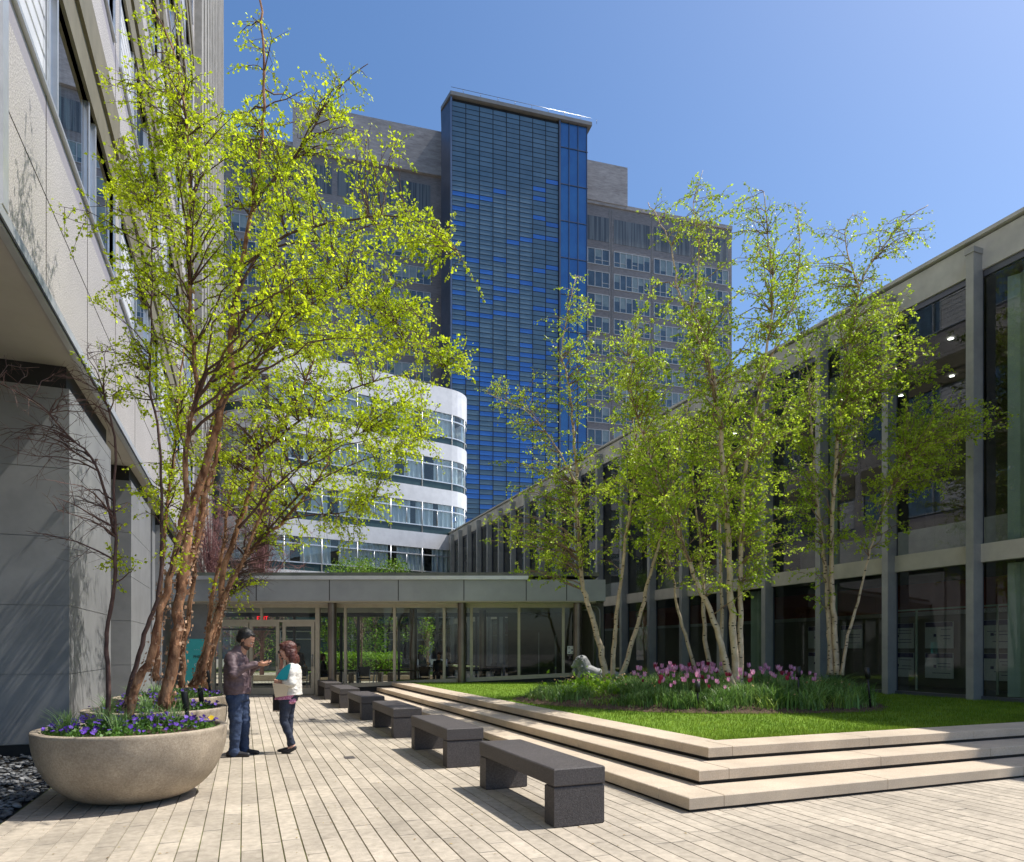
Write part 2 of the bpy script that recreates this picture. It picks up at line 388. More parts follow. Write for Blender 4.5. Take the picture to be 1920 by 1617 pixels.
# lawn: blades
nr = np.random.default_rng(3)
def BEDT(x, y):
    """1 inside the planting bed"""
    cx, cy = 9.3, 12.4
    dx, dy = (x-cx), (y-cy)
    ang = np.arctan2(dy, dx); r = np.hypot(dx, dy)
    rad = 3.45 + .35*np.cos(2*ang+.6) + .18*np.sin(3*ang) + .1*np.sin(5*ang+1)
    return r/rad
def blades(n, xy, z0, h, w, lean, mat, name, seg=1, droop=0.0, parent=None, hm=1.0, **pr):
    m = len(xy); a = nr.uniform(0, 2*np.pi, m); hh = h*nr.uniform(.5,1.2,m)*hm
    dx, dy = np.cos(a), np.sin(a); ln = lean*nr.uniform(.1,1,m)*hh
    base = np.column_stack([xy[:,0], xy[:,1], z0]); side = np.column_stack([-dy, dx, np.zeros(m)])*(w/2)*nr.uniform(.7,1.2,m)[:,None]
    rows = []
    for s_ in range(seg+1):
        t = s_/seg; wz = 1 - t**1.6*.93
        off = np.column_stack([dx*ln*t**1.8, dy*ln*t**1.8, hh*(t - droop*t**2.6)])
        rows.append(base+off-side*wz); rows.append(base+off+side*wz)
    co = np.stack(rows, 1).reshape(-1,3); k = 2*(seg+1)
    q = []
    idx = np.arange(m)*k
    for s_ in range(seg): q.append(np.column_stack([idx+2*s_, idx+2*s_+1, idx+2*s_+3, idx+2*s_+2]))
    return nmesh(name, co, np.concatenate(q), mat, parent, **pr)
pts = []
N = 150000
x = nr.uniform(4.6, 17, N); u = nr.uniform(0,1,N)**1.7; y = 6.8 + u*16.2
keep = (x > L3[0]+.5-DR*(y-L3[1])+.0) & (BEDT(x,y) > .97) & ~((x>15.1))
x, y = x[keep], y[keep]
blades(0, np.column_stack([x,y]), np.full(len(x), .41), .05, .010, .9, 'grass', 'grass_lawn', kind='stuff', label='bright green mown lawn above the tan steps', cat='grass')

# pebbles between the paving and the granite building
pb = MB(); pb.box(-9.0,-2.03,-8,11.9,-.055,-.035); pb.build('gravel_bed', 'dark_gap', kind='structure')
ico_v, ico_f = [], []
bm = bmesh.new(); bmesh.ops.create_icosphere(bm, subdivisions=2, radius=1)
ico_v = np.array([v.co[:] for v in bm.verts]); ico_f = np.array([[v.index for v in f.verts] for f in bm.faces]); bm.free()
M_ = 4200
cx = -2.06 - nr.uniform(0,1,M_)**1.25*3.6; cy = 4.0 + nr.uniform(0,1,M_)*7.8
sx = nr.uniform(.018,.05,M_); sy = sx*nr.uniform(.55,.95,M_); sz = sx*nr.uniform(.3,.55,M_); an = nr.uniform(0,np.pi,M_)
V = ico_v[None]*np.column_stack([sx,sy,sz])[:,None,:]
tilt = nr.uniform(-.4,.4,M_)
ca, sa = np.cos(an)[:,None], np.sin(an)[:,None]
X_ = V[...,0]*ca - V[...,1]*sa; Y_ = V[...,0]*sa + V[...,1]*ca; Z_ = V[...,2] + X_*np.sin(tilt)[:,None]
co = np.stack([X_+cx[:,None], Y_+cy[:,None], Z_+nr.uniform(-.03,.015,M_)[:,None]], -1).reshape(-1,3)
F = (ico_f[None] + (np.arange(M_)*len(ico_v))[:,None,None]).reshape(-1,3)
nmesh('pebbles', co, F, 'pebble', smooth=True, kind='stuff', label='dark grey river pebbles beside the panelled pier', cat='pebbles')

# ================================================================== BENCHES
def bench():
    t = thing('stone_bench', '', 'bench', (2.478,5.328,0), R(.8), 'dark stone benches in a row')
    G = XF[t.name]
    def slab(mb, x0,x1,y0,y1,z0,z1,c=.010):
        vs = []
        for z, q in ((z0,c),(z0+c,0),(z1-c,0),(z1,c)):
            vs += [(x0+q,y0+q,z),(x1-q,y0+q,z),(x1-q,y1-q,z),(x0+q,y1-q,z)]
        fs = [(3,2,1,0),(12,13,14,15)]
        for k in range(3): fs += [(k*4+i,k*4+(i+1)%4,(k+1)*4+(i+1)%4,(k+1)*4+i) for i in range(4)]
        mb.add(vs, fs)
    m = MB(G); slab(m, 0,.50,0,1.92,.355,.51); m.build('seat', 'bench_stone', t)
    m = MB(G); slab(m, .004,.496,.004,.20,0,.35); m.build('leg', 'bench_stone', t)
    m = MB(G); slab(m, .004,.496,1.72,1.916,0,.35); m.build('leg', 'bench_stone', t)
    return t
b0 = bench()
BL = ['nearest and largest dark stone bench beside the tan steps', 'dark stone bench second nearest in the row beside the steps', 'dark stone bench third from the front of the row',
      'dark stone bench fourth from the front, beside the far part of the steps', 'dark stone bench second from the glass pavilion', 'farthest dark stone bench, right in front of the pavilion column']
for i in range(6):
    o = b0 if i == 0 else copy_tree(b0)
    o['label'] = BL[i]; o.location = (2.478-.014*3.17*i, 5.328+3.17*i, 0)

for k, (px, py, l) in enumerate(((585,1349,'small dark metal plate set in the paving right of the woman'),(655,1421,'dark square plate set in the paving left of the third bench'))):
    d = EYE*FP/(py-HZ); p = PX(px, py, d)
    m = MB(); m.box(p.x-.07,p.x+.07,p.y-.10,p.y+.10,.0,.006); o = m.build('drain_cover', 'bench_stone', origin=(p.x,p.y,0)); props(o, l, 'drain cover')
# ================================================================== GRANITE BUILDING (left)
rb = random.Random(11)
XW = -2.29
gb = thing('granite_building', 'tall speckled granite building with slanting ribbon windows along the left side', 'building', (XW, 20, 0))
mb = MB()
ZT = 46.0
floors = [8.46+4.55*k for k in range(8)]
wins = []
per = 7.0
for k, z0 in enumerate(floors):
    for j in range(5):
        y1 = 14.65 + per*j - (0 if k == 0 else 0)
        y0 = y1 - 6.3
        if y1 > 37: continue
        wins.append((y0, y1, z0, z0+1.69))
# wall panels around the windows: build as horizontal bands
zb = 5.9
edges = [zb]
def wallbox(y0, y1, z0, z1, mi=0):
    mb.box(XW-.5, XW, y0, y1, z0, z1, mi)
YN, YF = -3.0, 37.0
prev = zb
for k, z0 in enumerate(floors):
    wallbox(YN, YF, prev, z0-.34)
    wallbox(YN, YF, z0-.34, z0, 1)
    ws = [w for w in wins if w[2] == z0]; y = YN
    for w in ws:
        wallbox(y, w[0], z0, z0+1.69); y = w[1]
    wallbox(y, YF, z0, z0+1.69)
    prev = z0+1.69
wallbox(YN, YF, prev, ZT)
mb.box(XW-18, XW-.5, YN, 78, 5.9, ZT)          # bulk behind
mb.build('wall', ['granite','granite_smooth'], gb)
# joints between granite panels: fine dark reveals proud by a hair
jm = MB()
for yy in [3.2,5.6,10.0,12.4,14.9,17.4,21.9,24.4,28.9,31.4]:
    jm.box(XW, XW+.004, yy-.008, yy+.008, 5.95, ZT-.5)
for z0 in floors:
    jm.box(XW, XW+.004, YN, YF, z0+1.69+1.62, z0+1.69+1.635)
jm.box(XW, XW+.004, YN, YF, 7.15, 7.162)
jm.build('panel_joints', 'dark_gap', gb)
rv = MB(); rv.box(XW+.005, XW+.07, 8.12, 8.3, 5.95, 46); rv.build('metal_reveal', 'silver', gb)
# head hoods (olive metal) above each ribbon window
for i, (y0,y1,z0,z1) in enumerate(wins):
    f = MB(); t_ = .05
    f.box(XW-.28, XW+.03, y0-.06, y0, z0, z1); f.box(XW-.28, XW+.03, y1, y1+.06, z0, z1)
    f.box(XW-.28, XW+.05, y0-.06, y1+.06, z0-.05, z0)
    for yy in (y0+1.75, y0+2.15, y0+4.1, y0+4.6):
        f.box(XW-.10, XW+.02, yy-.035, yy+.035, z0, z1)
    wf = f.build('window', 'silver', gb)
    h = MB(); h.box(XW-.3, XW+.05, y0-.1, y1+.1, z1, z1+.62); h.box(XW-.02, XW+.10, y0-.1, y1+.1, z1+.64, z1+1.4)
    h.box(XW-.02, XW+.07, y0-.1, y1+.1, z1+.62, z1+.64)
    h.build('hood', 'olive_metal', wf)
    p = MB(); p.add([(XW-.03,y0+1.75,z0),(XW-.03,y1,z0),(XW-.03,y1,z1),(XW-.03,y0+1.75,z1)], [(0,1,2,3)]); p.build('pane', 'blue_glass', wf)
    q = MB(); q.box(XW-.5, XW-.45, y0, y1, z0, z1, 2)
    q.box(XW-.09,XW-.05, y0, y0+1.72, z0, z1, 1)
    for s_ in range(7): q.box(XW-.05, XW-.03, y0, y0+1.72, z0+.02+s_*.24, z0+.2+s_*.24, 1)
    for s_ in range(26):
        ya = y0+1.8+s_*.17
        if ya < y1-.1 and (s_*7+i)%11 < 7: q.box(XW-.20, XW-.185, ya, ya+.12, z0+(.5 if (s_+i)%5 else .9), z1, 1)
    q.build('blinds', ['dark_room','white_paint','win_blind'], wf)
# ribbed shaft
rbm = MB(); y = 37.0
rbm.box(XW-12, XW+.02, 37, 76, 5.4, 78)
yy = 37.1
while yy < 75.8:
    rbm.box(XW+.02, XW+.34, yy, yy+1.5, 5.4, 78); yy += 3.1
rbm.build('ribbed_shaft', 'rib_stone', gb)
# soffit, light strip, piers
sf = MB(); sf.box(-12, XW-.02, YN, 37, 5.78, 5.9); sf.build('soffit', 'soffit', gb)
ls = MB(); ls.box(XW-.02, XW+.06, YN, 37, 5.74, 5.95); ls.build('edge_trim', 'silver', gb)
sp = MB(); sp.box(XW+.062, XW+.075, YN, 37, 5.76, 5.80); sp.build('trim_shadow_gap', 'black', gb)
def pier(y0, y1, x1=-2.43, x0=-7.5, zt=5.42, base=.14):
    p = MB(); hs_ = [base+.0]
    z = base; k = 0
    while z < zt-.02:
        z2 = min(zt, z+1.02)
        p.box(x0, x1, y0, y1, z+.012, z2); z = z2
    p.box(x0+.03, x1-.012, y0+.012, y1-.012, base, zt)
    o = p.build('pier', 'panel_grey', gb)
    b = MB(); b.box(x0+.05, x1-.05, y0+.05, y1-.05, -.05, base); b.build('plinth', 'black', o)
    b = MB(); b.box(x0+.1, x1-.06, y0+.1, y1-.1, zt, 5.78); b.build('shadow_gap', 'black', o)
pier(11.9, 15.3); pier(17.9, 21.4); pier(24.0, 37.0, x1=-2.43)
bw = MB(); bw.box(-8.2, -7.6, 5, 37, 0, 5.78); bw.box(-7.6,-2.6, 23.3,24.0,0,5.78); bw.box(-7.6,-3.6,15.3,24,0,2.9)
bw.build('recessed_wall', 'panel_grey', gb)
dl = MB()
for (dx, dy) in ((-3.15,17.0),):
    dl.lathe((dx,dy,5.77),[(0.0,0),(.09,0)],20); 
dl.build('downlight', 'lamp_warm', gb)
# teal banner by the pier
ts = thing('teal_sign', 'tall teal sign panel behind the leaning birch stems', 'sign', C2W(-10.05, 21.6, 0), -YAW)
G = CM @ Matrix.Translation((-10.05, 21.6, 0))
m = MB(G); m.box(-.40,.40,0,.06,.35,1.85); m.build('panel', 'teal_sign', ts)
m = MB(G); m.box(-.36,-.30,.005,.055,0,.35); m.box(.30,.36,.005,.055,0,.35); m.build('foot', 'rubber', ts)
for k, s_ in enumerate(('Welcome','Guided','FHS','Hall','Plaza')):
    if k in (1,2,3):
        pass
for k, s_ in enumerate(('. . .', 'FHE', 'OE', 'S')):
    text_mesh('lettering', s_, .13, G @ Matrix.Translation((.08,-.006,1.5-.26*k)) @ Matrix.Rotation(R(90),4,'X'), 'rubber' if k%2 else 'poster_white', ts)

# ================================================================== GLASS PAVILION
DP = 22.7
pav = thing('glass_pavilion', 'low glass pavilion with a grey metal fascia across the end of the plaza', 'building', C2W(0, DP, 0), -YAW)
def xp(px, d=DP): return (px-960)/FP*d
def zp(py, d=DP): return EYE+(HZ-py)/FP*d
XL, XRp = xp(318), xp(1131)
D2 = 28.4
m = MB(CM); m.box(XL, XRp, DP-.55, D2+.4, 3.09, 3.78); m.build('roof', 'pavilion_metal', pav)
m = MB(CM); m.box(XL, xp(990), DP-.62, D2+.45, 3.78, 3.90); m.build('roof_edge', 'silver', pav)
m = MB(CM); m.box(XL, XRp-.2, DP-.5, D2+.3, 3.90, 4.02); m.build('roof_kerb', 'roof_felt', pav)
m = MB(CM)
for px in (492,626,752,872,986,1060): m.box(xp(px)-.012, xp(px)+.012, DP-.556, DP-.549, 3.10, 3.775)
m.build('fascia_joints', 'dark_gap', pav)
m = MB(CM); m.box(XL, XRp-.3, DP-.52, DP-.1, 3.045, 3.09); m.build('fascia_lip', 'frame_beige', pav)
m = MB(CM); m.box(XL, XRp-.1, DP-.10, D2, 3.02, 3.085); m.build('pavilion_ceiling', 'ceiling', pav)
m = MB(CM); m.box(XL, XRp, DP+.02, D2+.2, -.012, .004); m.build('pavilion_floor', 'paver', pav)
for px in (623, 866, 1083):
    m = MB(CM); m.lathe((xp(px, DP-.25), DP-.25, 0), [(.14,0),(.14,3.045)], 28); m.build('column', 'column_bronze', pav)
for px, d in ((775, 25.5), (905, 26.3)):
    m = MB(CM); m.lathe((xp(px,d), d, 0), [(.14,0),(.14,3.02)], 20); m.build('column', 'column_bronze', pav)
# frame of the front wall
def slx(x):   # sloping sill (the lawn side sits higher)
    t = min(1, max(0, (x - xp(597))/(xp(970)-xp(597)))); return .20 + .42*t if x > xp(596) else 0.0
fr = MB(CM); FT = .045
fr.box(xp(400), xp(1083), DP-FT, DP+FT, 2.90, 3.02)
mull = [648, 740, 833, 884, 973, 1056]
for px in mull: fr.box(xp(px)-.045, xp(px)+.045, DP-.06, DP+.06, slx(xp(px)), 2.90)
def ramp(mbx, x0, x1, y0, y1, za0, za1, zb0, zb1):
    mbx.add([(x0,y0,za0),(x1,y0,zb0),(x1,y1,zb0),(x0,y1,za0),(x0,y0,za1),(x1,y0,zb1),(x1,y1,zb1),(x0,y1,za1)],
            [(0,3,2,1),(4,5,6,7),(0,1,5,4),(1,2,6,5),(2,3,7,6),(3,0,4,7)])
ramp(fr, xp(597), xp(1083), DP-.07, DP+.07, .20, .33, .62, .75)
fr.box(xp(592), xp(600), DP-.06, DP+.06, 0, 2.90)
fr.box(xp(396), xp(404), DP-.06, DP+.06, 0, 2.90)
fr.box(xp(404), xp(592), DP-.05, DP+.05, 2.42, 2.50); fr.box(xp(491)-.04, xp(491)+.04, DP-.05, DP+.05, 2.50, 2.90)
fr.build('window_frame', 'frame_beige', pav)
m = MB(CM); m.box(XL, xp(396), DP+.1, DP+.3, 0, 3.02); m.build('side_wall', 'panel_grey', pav)
pl = MB(CM); ramp(pl, xp(598), xp(1083), DP-.03, DP+.03, 0, .195, 0, .615); pl.build('plinth', 'black', pav)
xsg = [xp(600)] + [xp(p) for p in mull] + [xp(1083)]
for a, b in zip(xsg[:-1], xsg[1:]):
    m = MB(CM); m.add([(a+.05,DP,slx(a)+.12),(b-.05,DP,slx(b)+.12),(b-.05,DP,2.92),(a+.05,DP,2.92)], [(0,1,2,3)]); m.build('pane', 'clear_glass', pav)
m = MB(CM); m.quad((xp(404),DP,2.5),(xp(488),DP,2.5),(xp(488),DP,2.9),(xp(404),DP,2.9)); m.quad((xp(494),DP,2.5),(xp(592),DP,2.5),(xp(592),DP,2.9),(xp(494),DP,2.9)); m.build('pane', 'clear_glass', pav)
for (a, b) in ((410,466),(468,524),(530,590)):
    m = MB(CM); x0, x1 = xp(a), xp(b); w = .11
    m.box(x0, x0+w, DP-.03, DP+.03, .02, 2.42); m.box(x1-w, x1, DP-.03, DP+.03, .02, 2.42)
    m.box(x0+w, x1-w, DP-.03, DP+.03, 2.28, 2.42); m.box(x0+w, x1-w, DP-.03, DP+.03, .02, .24)
    dr = m.build('door', 'frame_beige', pav)
    m = MB(CM); m.quad((x0+w,DP,.24),(x1-w,DP,.24),(x1-w,DP,2.28),(x0+w,DP,2.28)); m.build('door_glass', 'clear_glass', dr)
    m = MB(CM); m.tube([(x1-.06,DP-.09,.95),(x1-.06,DP-.09,1.35)], .015, 8); m.box(x1-.07,x1-.05,DP-.09,DP-.03,.96,.98); m.box(x1-.07,x1-.05,DP-.09,DP-.03,1.32,1.34); m.build('door_handle', 'steel_pipe', dr)
# rear glazed wall
fr = MB(CM)
def xr(px): return (px-960)/FP*D2
fr.box(xr(330), xr(1100), D2-.05, D2+.05, 2.86, 3.02); fr.box(xr(330), xr(1100), D2-.05, D2+.05, 0, .10)
for px in (400, 470, 520, 552, 640, 672, 748, 820, 893, 934, 945): fr.box(xr(px)-.05, xr(px)+.05, D2-.05, D2+.05, .10, 2.86)
fr.box(xr(400), xr(552), D2-.04, D2+.04, 2.30, 2.38)
fr.build('rear_frame', 'tower_metal', pav)
m = MB(CM); m.quad((xr(330),D2,.1),(xr(945),D2,.1),(xr(945),D2,2.86),(xr(330),D2,2.86)); m.build('rear_glass', 'clear_glass', pav)
m = MB(CM); m.box(xr(952), XRp-.1, D2-.1, D2, .0, 2.30, 1); m.box(xr(952), XRp-.1, D2-.1, D2, 2.30, 3.02, 0)
m.box(xr(1010)-.02, xr(1010)+.02, D2-.12, D2-.1, 0, 2.2, 2); m.box(xr(1040), xr(1043), D2-.13, D2-.1, .3, 2.1, 2)
m.build('inner_wall', ['interior_grey','dark_room','pavilion_metal'], pav)
m = MB(CM); m.box(XRp-.35, XRp, DP-.1, D2+.4, 0, 3.09); m.build('end_wall', 'dark_room', pav)
ex = thing('exit_sign', 'small red EXIT sign hanging above the glass doors', 'sign', C2W(xp(491,23.4), 23.4, 2.55), -YAW)
G = CM @ Matrix.Translation((xp(492,23.4), 23.4, 2.52))
m = MB(G); m.box(-.19,.19,.01,.05,-.05,.20); m.box(-.01,.01,.02,.04,.20,.5); m.build('case', 'dark_room', ex)
text_mesh('lettering', 'EXIT', .19, G @ Matrix.Translation((0,.0,0)) @ Matrix.Rotation(R(90),4,'X'), 'exit_red', ex)
nt_ = thing('notice', 'white notice with dark blue spots on the last pavilion pane', 'sign', C2W(xp(1070), DP-.08, 1.5), -YAW)
G = CM @ Matrix.Translation((xp(1070), DP-.08, 0)); zc_ = zp(1219)
m = MB(G); m.box(-.12,.12,-.004,.0,zc_-.13,zc_+.13); m.build('sheet', 'white_paint', nt_)
m = MB(G)
for dx, dz, r in ((-.06,.07,.02),(-.06,-.08,.022),(.04,.0,.03),(.06,-.09,.012)): m.add([(dx+r*math.cos(a*.7854),-.006,zc_+dz+r*math.sin(a*.7854)) for a in range(8)], [tuple(range(8))])
m.build('spots', 'poster_blue', nt_)
pp = thing('bent_pipe', 'pair of bent metal pipes at the corner beside the last pavilion column', 'pipe', C2W(xp(1118), DP+.2, 0), -YAW)
for dx, zt in ((.0, 2.82),(.16, 2.95)):
    m = MB(CM); x1 = xp(1115)+dx; y_ = DP-.15
    m.tube([(xp(1085)+.1,y_,zt),(x1-.25,y_,zt),(x1-.1,y_,zt-.03),(x1-.02,y_,zt-.12),(x1,y_,zt-.25),(x1,y_,.3)], .028, 8); m.build('pipe', 'steel_pipe', pp)

# ================================================================== HALL (right)
XH = 15.1
hall = thing('assembly_hall', 'two storey hall with tall fins and dark glass along the right side', 'building', (XH, 25, .44))
m = MB(); m.box(XH+.1, XH+14, 4, 54, 9.85, 10.60); m.box(XH-.02, XH+.1, 4, 54, 9.86, 10.55); m.build('fascia', 'fascia_stone', hall)
m = MB(); m.box(XH-.10, XH+14.2, 3.9, 54.1, 10.60, 10.68); m.build('roof_edge', 'fascia_stone', hall)
fy = [8.05+2.13*k for k in range(22)]
for k, y in enumerate(fy):
    m = MB(); m.box(XH-.30, XH, y, y+.17, .40, 10.20); m.box(XH-.32, XH, y-.02, y+.19, 10.20, 10.32)
    m.build('fin', 'fin_metal', hall)
m = MB(); m.box(XH-.06, XH+.12, 4, 53, 3.44, 3.84); m.build('spandrel', 'band_stone', hall)
m = MB(); m.box(XH-.05, XH+.12, 4, 53, .40, .50); m.box(XH+.03,XH+.09,4,53,9.72,9.86)
for y in fy:
    m.box(XH+.02, XH+.10, y+.04, y+.13, .5, 3.44); m.box(XH+.02, XH+.10, y+.04, y+.13, 3.84, 9.72)
m.build('window_frame', 'tower_metal', hall)
ys = [5.92] + fy
for k in range(len(ys)-1):
    y0, y1 = ys[k]+.17, ys[k+1]
    for (z0,z1) in ((.5,3.44),(3.84,9.72)):
        m = MB(); m.quad((XH+.06,y0,z0),(XH+.06,y1,z0),(XH+.06,y1,z1),(XH+.06,y0,z1)); m.build('pane', 'hall_glass', hall)
m = MB()   # interior shell
m.box(XH+.15, XH+8, 4, 54, 3.45, 3.83, 0); m.box(XH+7.8, XH+8, 4, 54, 3.83, 9.8, 0); m.box(XH+.15, XH+8, 4, 54, 9.72, 9.84, 0)
m.box(XH+.15, XH+6, 4, 54, .30, .44, 0); m.box(XH+3.4, XH+3.5, 4, 54, .44, 3.45, 2)
m.box(XH+3.36, XH+3.4, 4, 54, 2.62, 3.45, 1); m.box(XH+3.30, XH+3.36, 4, 54, 2.50, 2.62, 3)
m.box(XH+.2, XH+8, 3.9, 4, .3, 9.8, 0); m.box(XH+.2, XH+8, 54, 54.1, .3, 9.8, 0)
for y in (9.0, 17.5, 26): m.box(XH+.5, XH+7.8, y, y+.15, 3.84, 9.7, 0)
m.box(XH+2, XH+2.1, 4, 54, 3.84, 4.8, 3)
m.build('interior', ['dark_room','interior_red','interior_grey','fin_metal'], hall)
m = MB()
for k in range(16):
    y = 4.6 + 2.13*k; m.quad((XH+1.2,y,.5),(XH+1.2,y+.5,.5),(XH+1.2,y+.5,9.6),(XH+1.2,y,9.6)) if k in (1,5) else None
for (y0,y1) in ((8.45,9.85),(17.3,17.9)):
    n_ = 14
    vs = []
    for i in range(n_+1):
        y = y0+(y1-y0)*i/n_; x = XH+.35+.05*math.sin(i*1.7)
        vs += [(x,y,.5),(x,y,3.4),(x,y,3.86),(x,y,9.6)]
    m.add(vs, [(4*i,4*i+4,4*i+5,4*i+1) for i in range(n_)] + [(4*i+2,4*i+6,4*i+7,4*i+3) for i in range(n_)])
m.build('curtain', 'curtain_green', hall)
m = MB(); m.box(XH+1.6,XH+1.63,8.6,8.64,.44,2.6); m.box(XH+1.6,XH+1.63,10.9,10.94,.44,2.6); m.box(XH+1.6,XH+1.63,13.0,13.05,.44,2.6); m.box(XH+1.6,XH+1.63,8,14,2.56,2.6); m.build('glass_screen_edge', 'curtain_green', hall)
for (y, z) in [(7.4+1.7*i, 9.69) for i in range(9)]:
    for x in (XH+2.2, XH+4.6):
        m = MB(); m.lathe((x,y,z),[(.07,0),(0,0)],14); m.build('ceiling_lamp', 'lamp', hall)
text_mesh('wall_lettering', 'THE HE', .13, Matrix.Translation((XH+3.29, 13.35, 2.515)) @ Matrix.Rotation(R(-90),4,'Z') @ Matrix.Rotation(R(90),4,'X'), 'white_paint', hall, 'LEFT')
text_mesh('wall_lettering', 'ET PASCAL AUDITORIUM', .13, Matrix.Translation((XH+3.29, 12.55, 2.515)) @ Matrix.Rotation(R(-90),4,'Z') @ Matrix.Rotation(R(90),4,'X'), 'white_paint', hall, 'LEFT')
# posters on the inner wall
pk = 0
for y in (7.7, 8.9, 10.2, 11.6, 13.2, 14.4, 16.2, 17.6):
    for (z0, z1) in ((1.55,2.30),(.70,1.42)):
        if (pk % 5) == 3 and z0 < 1: pk += 1; continue
        o = thing('wall_poster', 'pale blue headed poster inside the hall, %s row, %s from the nearest fin' % ('upper' if z0 > 1 else 'lower', ['first','second','third','fourth','fifth','sixth','seventh','eighth'][int(pk/2)]), 'poster', (XH+3.28, y+.45, z0), 0, 'posters inside the hall')
        m = MB(); m.box(XH+3.27, XH+3.29, y, y+.85, z0, z1); m.build('sheet', 'poster_white', o)
        m = MB(); m.box(XH+3.26, XH+3.27, y+.02, y+.83, z1-.14, z1-.01)
        for r_ in range(5):
            if (pk+r_) % 3: m.box(XH+3.262, XH+3.27, y+.08, y+.08+rb.uniform(.2,.6), z1-.22-r_*.09, z1-.205-r_*.09)
        m.box(XH+3.262, XH+3.27, y+.5, y+.58, z1-.42, z1-.34)
        m.build('print', 'poster_blue', o); pk += 1

# ================================================================== BLUE GLASS TOWER
TA = R(74.3)                                   # direction of its front against the view axis
TD = 110.0
def tower_frame(px, d):
    # local x along the front (to the right and away), local y backwards
    return CM @ Matrix.Translation(((px-960)/FP*d, d, 0)) @ Matrix.Rotation(math.pi/2-TA, 4, 'Z')
GT = tower_frame(845, TD)
HT = EYE+(HZ-178)*TD/FP
WT = 23.7; WS = 5.15; WC = WT-WS
tw = thing('glass_tower', 'tall slender tower of blue glass louvres with a narrow dark side', 'building', GT.translation, -YAW+math.pi/2-TA)
m = MB(GT); m.prism([(0,.3),(WT,.3),(WT,18),(1.9,18),(-.95,3.4)], 0, HT-.4); m.build('side_wall', 'tower_metal', tw)
m = MB(GT); m.box(-.06,.20,-.2,.3,0,HT+.3); m.build('edge_trim', 'tower_edge', tw)
m = MB(GT); m.prism([(-.1,-.45),(WT+.6,-.45),(WT+.6,18),(1.8,18),(-1.05,3.3)], HT-.25, HT+.35); m.build('cornice', 'cornice_metal', tw)
rl = MB(GT)
for i in range(9): rl.tube([(2+i*2.9,-.3,HT+.35),(2+i*2.9,-.3,HT+1.05)], .04, 5)
rl.tube([(0,-.3,HT+1.05),(WT+.4,-.3,HT+1.05)], .035, 5); rl.build('railing', 'steel_pipe', tw)
cm_ = MB(GT); nc = 8; cw = (WC-.35)/nc; rh = .80; nrw = int((HT-1)/rh)
rr = random.Random(21); prevb = set()
for r_ in range(nrw):
    zt = HT-.9-r_*rh; dep = r_*rh
    p = 0 if r_ < 9 else min(.52, .05+.0085*(r_-9))
    if r_ < 22: p *= .75
    for c in range(nc):
        x0 = .22+c*cw+.06; x1 = .22+(c+1)*cw-.06
        b = rr.random() < p and not (r_-1, c) in prevb or (p > .4 and rr.random() < .3)
        if b: prevb.add((r_, c))
        cm_.add([(x0,.02,zt-rh+.07),(x1,.02,zt-rh+.07),(x1,.06,zt),(x0,.06,zt)], [(0,1,2,3)], 1 if b else 0)
cm_.build('louvre_panels', ['cell_grey','cell_blue'], tw)
m = MB(GT)
for c in range(nc+1): m.box(.22+c*cw-.045, .22+c*cw+.045, .005, .22, 0, HT-.5)
for r_ in range(nrw):
    zt = HT-.9-r_*rh; m.box(.22, WC-.13, .03, .2, zt-rh-.0, zt-rh+.07)
m.box(.2, WC, .22, .3, 0, HT-.4)
m.build('louvre_frame', 'black', tw)
m = MB(GT); m.box(WC-.1, WC+.15, -.25, .3, 0, HT-.3)
for i in range(1,4): m.box(WC+.15+i*(WS-.3)/3-.07, WC+.15+i*(WS-.3)/3+.03, -.05, .25, 0, HT-.3)
zz = HT-4.6
while zz > 0: m.box(WC+.15, WT, -.03, .25, zz-.05, zz+.05); zz -= 6.2
m.build('mullions', 'tower_metal', tw)
m = MB(GT)
for i in range(3):
    x0 = WC+.17+i*(WS-.3)/3; x1 = x0+(WS-.3)/3-.04; zz = HT-4.6; zprev = HT-.4
    while zprev > 1:
        m.quad((x0,.1,max(zz,0)+.05),(x1,.1,max(zz,0)+.05),(x1,.1,zprev-.05),(x0,.1,zprev-.05)); zprev = zz; zz -= 6.2
m.build('glass_strip', 'strip_glass', tw)

# ================================================================== BRICK HOSPITAL BLOCK
GB = tower_frame(845, 118.0)
bk = thing('brick_building', 'broad grey brown brick slab with window bands behind the blue tower', 'building', GB.translation, -YAW+math.pi/2-TA)
def tb(px, d=118.0):      # where the view column px meets the slab's front, along the slab
    x0 = (845-960)/FP*d; k = (px-960)/FP; cx, cz = math.sin(TA), math.cos(TA)
    return (k*d - x0)/(cx - k*cz)
def db(px): return 118.0 + tb(px)*math.cos(TA)
def hb(px, py): return EYE+(HZ-py)*db(px)/FP
HR = hb(1175, 390)
xa, xb_ = tb(392), tb(1372)
m = MB(GB); m.box(xa, xb_, 0, 22, 0, HR); m.build('wall', 'brick_wall', bk)
m = MB(GB); H2 = hb(1138, 310); H1 = hb(549, 195)
m.box(tb(549), 2, -.6, 14, HR-1.0, H1); m.box(2, tb(1175), -.4, 12, HR+.02, H2); m.build('penthouse', 'rough_concrete', bk)
m = MB(GB); m.box(xa, xb_, -.25, 0, HR-.5, HR+.2); m.build('roof_coping', 'rough_concrete', bk)
jl = MB(GB)
for px in (1142.5,1147,1222,1297,720,):
    t_ = tb(px); jl.box(t_-.07,t_+.07,-.05,0,2,HR-1)
jl.build('wall_joints', 'cornice_metal', bk)
bays_r = [(tb(1104)-4.5, tb(1142)), (tb(1151),tb(1218)), (tb(1226),tb(1293)), (tb(1301),tb(1365))]
bw_ = bays_r[1][1]-bays_r[1][0]; pit = bays_r[2][0]-bays_r[1][0]
lx1 = tb(807); bays_l = [(lx1-bw_-k*pit, lx1-k*pit) for k in range(6)]
